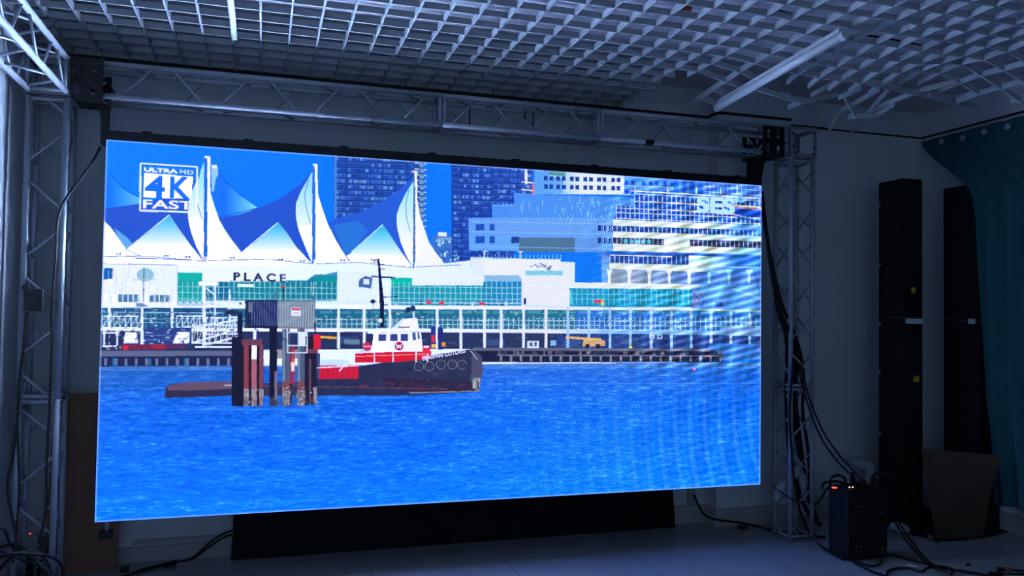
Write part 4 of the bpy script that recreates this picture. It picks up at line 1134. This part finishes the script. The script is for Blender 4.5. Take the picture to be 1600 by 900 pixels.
# ------------------------------------------------------------------ power distribution rack
rk = thing('power_rack', 'black power box with glowing red switches on the floor by the right post', 'power box', (3.57, 4.19, 0))
x0, x1, y0, y1, zt = 3.432, 3.722, 4.10, 4.285, .432
bm = bmesh.new(); box(bm, x0, x1, y0, y1, .012, zt, .006); link_mesh('body', bm, M_BLACK, rk)
for (x, y) in ((x0+.03, y0+.03), (x1-.03, y0+.03), (x0+.03, y1-.03), (x1-.03, y1-.03)):
    bm = bmesh.new(); tube(bm, [(x, y, 0), (x, y, .014)], .014, 10); link_mesh('foot', bm, M_RUBBER, rk)
for (u, v) in ((1338, 793), (1375, 795), (1338, 855), (1378, 856), (1372, 858)):
    for du, dv in ((0, 0), (7, 0), (0, 6), (7, 6)):
        p = on_y(u+du*.9, v+dv, y0)
        bm = bmesh.new(); tube(bm, [(p.x, y0-.003, p.z), (p.x, y0+.002, p.z)], .0025, 6); link_mesh('screw', bm, M_GREY, rk)
bm = bmesh.new(); q = on_y(1302, 763, 4.15); q.z = zt
box(bm, q.x-.022, q.x+.022, 4.13, 4.16, zt, zt+.012, .003); s_ = link_mesh('rocker_switch', bm, M_BLACK, rk)
bm = bmesh.new(); box(bm, q.x-.014, q.x+.012, 4.128, 4.150, zt+.012, zt+.018, .002); link_mesh('indicator_light', bm, M_RED, s_)
for u in (1327, 1332):
    q = on_y(u, 762, 4.13)
    bm = bmesh.new(); bmesh.ops.create_uvsphere(bm, u_segments=8, v_segments=6, radius=.0045, matrix=Matrix.Translation((q.x, 4.128, zt+.014))); link_mesh('indicator_light', bm, M_WARM, rk)
bm = bmesh.new(); q = on_y(1328, 760, 4.14); box(bm, q.x-.03, q.x+.03, 4.13, 4.17, zt, zt+.03, .004); link_mesh('socket', bm, M_BLACK, rk)
for u in (1350, 1372):
    q = on_y(u, 760, 4.16); bm = bmesh.new(); tube(bm, [(q.x, 4.17, zt), (q.x, 4.17, zt+.045)], .02, 12); link_mesh('socket', bm, M_BLACK, rk)
bm = bmesh.new(); q = on_y(1363, 753, 4.22); tube(bm, [(q.x, 4.23, zt), (q.x, 4.23, zt+.05)], .016, 12); o = link_mesh('connector', bm, M_ORANGE, rk); o['label'] = 'orange brown cable connector'
for (ua, ub, top) in ((1297, 1322, 742), (1330, 1334, 738), (1362, 1392, 738), (1284, 1320, 752)):
    a, c = on_y(ua, 765, 4.2), on_y(ub, 765, 4.2); h = on_y(ua, top, 4.2).z
    a.z = c.z = zt-.005
    bm = bmesh.new(); tube(bm, spline([a, a.lerp(c, .08)+Vector((0, 0, (h-zt)*.8)), a.lerp(c, .5)+Vector((0, 0, h-zt)), a.lerp(c, .92)+Vector((0, 0, (h-zt)*.7)), c], 6), .0085, 8); link_mesh('cable_loop', bm, M_RUBBER, rk, True)

# ------------------------------------------------------------------ white plastic
def bag(name, label, ctrl, rad, cat='plastic bag', flat=.6):
    """Crumpled hollow-looking film: swept ellipse with wrinkles."""
    pts = spline(ctrl, 7); n = len(pts); bm = bmesh.new(); seg = 22; rings = []
    for i, p in enumerate(pts):
        f = i/(n-1); r = np.interp(f, np.linspace(0, 1, len(rad)), rad)
        d = (pts[min(i+1, n-1)]-pts[max(i-1, 0)]).normalized()
        s = d.cross(Vector((0, 1, 0))).normalized(); u = Vector((0, 1, 0))
        ring = []
        for k in range(seg):
            a = 2*math.pi*k/seg
            w = 1+.16*math.sin(3*a+i*.7)+.10*math.sin(7*a-i*1.3)
            ring.append(bm.verts.new(p+(s*math.cos(a)+u*math.sin(a)*flat)*r*w))
        rings.append(ring)
    for i in range(n-1):
        for k in range(seg): bm.faces.new((rings[i][k], rings[i][(k+1) % seg], rings[i+1][(k+1) % seg], rings[i+1][k]))
    bm.faces.new(rings[0][::-1]); bm.faces.new(rings[-1])
    return tag(link_mesh(name, bm, M_BAG, None, True), label, cat)
bag('plastic_wrap', 'white plastic wrap slung through the lower right truss post', pp((1213, 783, 4.70), (1216, 768, 4.69), (1228, 757, 4.68), (1243, 738, 4.68), (1252, 722, 4.68)), [.022, .034, .032, .034, .02])
bag('plastic_wrap', 'white plastic wrap hanging straight down inside the right truss post', pp((1252, 728, 4.70), (1256, 752, 4.70), (1255, 775, 4.70), (1255, 800, 4.70)), [.02, .036, .025, .02])
bag('plastic_bag', 'white plastic bag against the wall behind the power box', pp((1328, 722, 5.0), (1345, 724, 4.98), (1360, 732, 4.95), (1358, 748, 4.93), (1352, 775, 4.9)), [.012, .035, .045, .03, .04])
bag('plastic_bag', 'crumpled clear plastic bag on the floor right of the power box', pp((1392, 822, 4.5), (1408, 824, 4.5), (1421, 829, 4.5)), [.02, .035, .012])

# ------------------------------------------------------------------ cables
def cable(label, pts, r=.007, cat='cable', group=None, name='cable'):
    bm = bmesh.new(); tube(bm, spline(pts, 8), r, 8)
    return tag(link_mesh(name, bm, M_RUBBER, None, True), label, cat, group)
GR = 'cables hanging from the right edge of the screen'
labs = ['outermost black cable bowing out from the right screen edge', 'second black cable curving from the screen edge into the right post',
        'inner black cable hanging close beside the right screen edge', 'thin black cable twisted between the others at the screen edge']
for k in range(4):
    j = [0, -4, -8, -3][k]
    cable(labs[k], pp((1191, 300+6*k, 4.70), (1196+j*.3, 345, 4.66), (1203+j*.4, 395, 4.62), (1212+j*.6, 445, 4.60), (1222+j*.9, 490, 4.58), (1236+j, 522, 4.60), (1246+j*.7, 560, 4.66),
         (1243+j, 610+8*k, 4.68), (1250+j*.8, 680, 4.68), (1262+j*.5, 760, 4.70), (1276+j*.3, 815, 4.72)), [.009, .008, .009, .006][k], group=GR)
ext = [((1206, 415), (1216, 480), (1232, 540), (1228, 600), (1230, 680), (1240, 750), (1262, 800), (1283, 820)),
       ((1204, 400), (1220, 470), (1246, 535), (1256, 590), (1254, 640), (1262, 700), (1268, 780), (1280, 822)),
       ((1201, 385), (1214, 460), (1228, 530), (1230, 570), (1242, 610), (1238, 660), (1234, 700), (1250, 770), (1270, 815))]
for k, e in enumerate(ext):
    cable(['black cable bundled along the left of the right post interior', 'black cable bundled along the right of the right post interior',
           'black cable looping through the middle of the right post'][k], [on_y(u, v, 4.64+.03*k) for (u, v) in e], .011, group='cables bundled inside the right post')
cable('black cable dropping from the right post down to the floor in a long curve', pp((1240, 560, 4.56), (1234, 640, 4.55), (1238, 720, 4.54), (1248, 790, 4.5))+[on_z(1268, 838, .01), on_z(1290, 858, .01), on_z(1318, 874, .01)], .008)
cable('upper of two black cables sloping from the right post to the power box', pp((1247, 556, 4.6), (1262, 615, 4.55), (1285, 672, 4.45), (1312, 712, 4.35), (1335, 737, 4.25), (1350, 757, 4.18)), .007, group='cables sloping to the power box')
cable('lower of two black cables sloping from the right post to the power box', pp((1245, 562, 4.6), (1259, 622, 4.55), (1281, 680, 4.45), (1307, 719, 4.35), (1330, 743, 4.25), (1342, 760, 4.18)), .007, group='cables sloping to the power box')
cable('black cable slack between right post and left side of the power box', pp((1272, 790, 4.6), (1282, 780, 4.45), (1292, 764, 4.3), (1305, 758, 4.2)), .007)
cable('black cable running from the pillar along the floor to the right post', pp((1085, 773, 4.99), (1091, 789, 4.99), (1102, 805, 4.98), (1120, 812, 4.97), (1150, 816, 4.97), (1182, 822, 4.95))+[on_z(1212, 830, .009), on_z(1243, 835, .009), on_z(1262, 836, .009), on_z(1290, 840, .009)], .008)
cable('thin black strap hooked around the white wrap on the right post', pp((1207, 760, 4.57), (1219, 768, 4.56), (1232, 777, 4.55), (1247, 784, 4.56), (1262, 783, 4.57), (1270, 778, 4.6)), .004, 'strap', None, 'strap')
cable('black floor cable curling from the power box towards the bottom edge', [on_z(1334, 878, .01), on_z(1345, 884, .01), on_z(1362, 893, .01), on_z(1380, 899, .01), on_z(1400, 910, .01)], .008)
cable('short black cable loop on the floor in front of the power box', [on_z(1342, 878, .01), on_z(1358, 884, .01), on_z(1372, 882, .01), on_z(1378, 875, .01)], .007)
cable('black floor cable running right from the power box past the white tag', [on_z(1388, 866, .01), on_z(1410, 871, .01), on_z(1445, 880, .01), on_z(1490, 890, .01), on_z(1530, 897, .01), on_z(1570, 905, .01)], .008)
cable('black floor cable arching around the white tag', [on_z(1386, 902, .01), on_z(1388, 892, .01), on_z(1402, 888, .01), on_z(1420, 888, .01), on_z(1440, 893, .01), on_z(1450, 887, .03), on_z(1470, 885, .02), on_z(1490, 890, .025), on_z(1485, 898, .01)], .007)
cable('left of two straight black cables from the cabinet foot to the floor tangle', [on_y(1397, 812, 4.5), on_z(1415, 843, .012), on_z(1436, 868, .012), on_z(1452, 884, .022), on_z(1470, 892, .024)], .006)
cable('right of two straight black cables from the cabinet foot to the floor tangle', [on_y(1402, 812, 4.5), on_z(1422, 843, .012), on_z(1442, 868, .012), on_z(1458, 882, .022), on_z(1480, 893, .024)], .006)
bm = bmesh.new(); p = on_z(1427, 889, 0)
slab_quad(bm, [p+Vector(v) for v in ((-.03, .02, .016), (.0, -.025, .016), (.018, -.012, .016), (-.012, .033, .016))], (0, 0, .006))
tag(link_mesh('cable_tag', bm, M_WHITE), 'small white tag on the floor cable in front of the power box', 'tag')
def plug_set(label, p, q, m, tail):
    t = thing('power_connector', label, 'connector', p, 'loose connectors on the floor at the right')
    bm = bmesh.new(); tube(bm, [p, p.lerp(q, .5)], .012, 10); link_mesh('plug', bm, M_RUBBER, t, True)
    bm = bmesh.new(); tube(bm, [p.lerp(q, .5), q], .014, 10); link_mesh('collar', bm, m, t, True)
    bm = bmesh.new(); tube(bm, spline([q]+tail, 6), .006, 8); link_mesh('lead', bm, M_RUBBER, t, True)
plug_set('black and orange connector at the right bottom corner of the floor', on_z(1558, 889, .014), on_z(1580, 890, .014), M_ORANGE, [on_z(1600, 892, .01), on_z(1640, 893, .01)])
plug_set('all black connector just below the orange one at the right corner', on_z(1545, 896, .014), on_z(1566, 897, .014), M_RUBBER, [on_z(1600, 897, .01), on_z(1640, 899, .01)])
plug_set('black and orange connector lying at the edge of the black mat', on_z(1464, 845, .016), on_z(1452, 838, .016), M_ORANGE, [on_z(1440, 833, .01), on_z(1425, 834, .01)])
for lb, u, v, w in (('dark floor clip by the black cable left of the right post', 1160, 826, .03), ('dark clip on the floor at the foot of the wall under the screen', 1085, 813, .03), ('tiny dark scrap on the open floor right of the power box', 1513, 884, .012)):
    p = on_z(u, v, 0); bm = bmesh.new(); box(bm, p.x-w, p.x+w, p.y-w*.6, p.y+w*.6, 0, .012+w*.3, .003)
    tag(link_mesh('cable_clip' if w > .02 else 'scrap', bm, M_RUBBER), lb, 'clip' if w > .02 else 'scrap')

# left side cables
cable('black cable swinging from the left screen corner onto the left post', pp((157, 230, 4.66), (145, 252, 4.60), (124, 282, 4.54), (102, 312, 4.52), (90, 345, 4.53), (87, 400, 4.54), (82, 470, 4.54), (80, 560, 4.54), (77, 640, 4.54), (73, 720, 4.54), (71, 800, 4.54), (60, 850, 4.5)), .0065)
cable('black cable hanging along the outside of the left post', pp((42, 488, 4.55), (38, 530, 4.54), (30, 590, 4.53), (27, 650, 4.52), (20, 710, 4.5), (13, 750, 4.48), (14, 780, 4.47), (22, 820, 4.46), (28, 860, 4.45)), .0075)
cable('black cable sagging across the foot of the left post', pp((0, 826, 4.3), (8, 830, 4.35), (16, 850, 4.5), (30, 860, 4.55), (48, 863, 4.56), (62, 855, 4.58), (68, 840, 4.62)), .006)
cable('thin black cable beside the outer left cable near the coil', pp((26, 640, 4.50), (28, 700, 4.50), (30, 760, 4.49), (26, 830, 4.47), (20, 880, 4.45)), .006)
for k, (u, v, rx, rz_, tilt) in enumerate([(20, 905, .17, .13, .2), (30, 915, .22, .17, .1), (10, 900, .13, .12, .3), (36, 925, .19, .17, -.1), (64, 905, .085, .075, .15), (0, 908, .2, .16, .25)]):
    c = on_y(u, v, 4.36+.02*k)
    pts = []
    for q in range(28):
        a = 2*math.pi*q/28
        pts.append(c+Vector((rx*math.cos(a)*.8, .05*math.sin(2*a+k)+tilt*rx*math.cos(a)*.3, rz_*math.sin(a)+.012*math.sin(3*a+k))))
    bm = bmesh.new(); tube(bm, pts, .008, 8, True)
    tag(link_mesh('cable_coil', bm, M_RUBBER if k != 4 else M_RUBBER, None, True), 'loop of the black cable coil heaped at the bottom left corner', 'cable', 'loops of the cable coil at the bottom left')
for k, dy in enumerate((0, .03)):
    cable(['upper of two black cables rising from the floor to the black panel', 'lower of two black cables rising from the floor to the black panel'][k],
          [on_z(190, 903, .01)+Vector((0, dy, 0)), on_z(222, 890+2*k, .01), on_z(255, 882+k, .01), on_z(275, 878, .012)]+pp((300, 872+k, 4.99), (325, 850+6*k, 5.0), (345, 836+6*k, 5.03), (362, 829+6*k, 5.045)), .0065, group='cables rising to the black panel')
bm = bmesh.new(); p, q = on_z(256, 883, .016), on_z(275, 879, .016); tube(bm, [p, q], .013, 10)
tag(link_mesh('plug', bm, M_BLACKM), 'black connector joining the two cables on the floor left of the panel', 'plug')

# ------------------------------------------------------------------ small fittings on the beam and above the grid
def rod(label, u, v0, v1, Y, m, r=.004, ball=False):
    a, c = on_y(u, v0, Y), on_y(u, v1, Y); c.x = a.x; c.y = a.y
    t = thing('hanging_rod', label, 'rod', c, 'thin rods hanging inside the truss beam')
    bm = bmesh.new(); tube(bm, [a, c], r, 8); link_mesh('shaft', bm, m, t)
    bm = bmesh.new(); bmesh.ops.create_uvsphere(bm, u_segments=10, v_segments=8, radius=r*(2.2 if ball else 1.5), matrix=Matrix.Translation(c)); link_mesh('end', bm, m, t)
rod('thin black rod with a round end near the middle of the truss beam', 734, 163, 194, 4.66, M_BLACKM, ball=True)
rod('longer black rod in the beam left of the second truss joint', 833, 176, 204, 4.66, M_BLACKM)
rod('short black rod in the beam left of the longer black rod', 820, 173, 184, 4.64, M_BLACKM)
rod('silver upright rod in the beam in front of the pillar edge', 1091, 193, 223, 4.60, M_ALU)
rod('thin silver rod behind the upright rod near the pillar edge', 1070, 192, 225, 4.75, M_ALU, .003)
p = on_y(1016, 221, 4.57)
bm = bmesh.new(); box(bm, p.x-.028, p.x+.028, 4.565, 4.612, p.z-.018, p.z+.012, .004)
tag(link_mesh('chord_clamp', bm, M_BLACKM), 'small black clamp on the lower front tube of the truss beam', 'clamp')
for lb, q in (('black cable lying on the grid left of the right lamp end', ((1205, 14), (1242, 22), (1283, 30), (1322, 40), (1345, 46))),
              ('black cable lying on the grid right of the lamp', ((1352, 55), (1385, 60), (1425, 68), (1470, 78), (1500, 84)))):
    cable(lb, [on_z(u, v, 3.012) for (u, v) in q], .006, group='cables lying on the ceiling grid')
p = on_z(1068, 9, 3.03)
bm = bmesh.new(); box(bm, p.x-.03, p.x+.03, p.y-.03, p.y+.03, 2.995, ZS, .004)
tag(link_mesh('junction_box', bm, M_ORANGE), 'small red brown box on the slab above the ceiling grid', 'junction box')
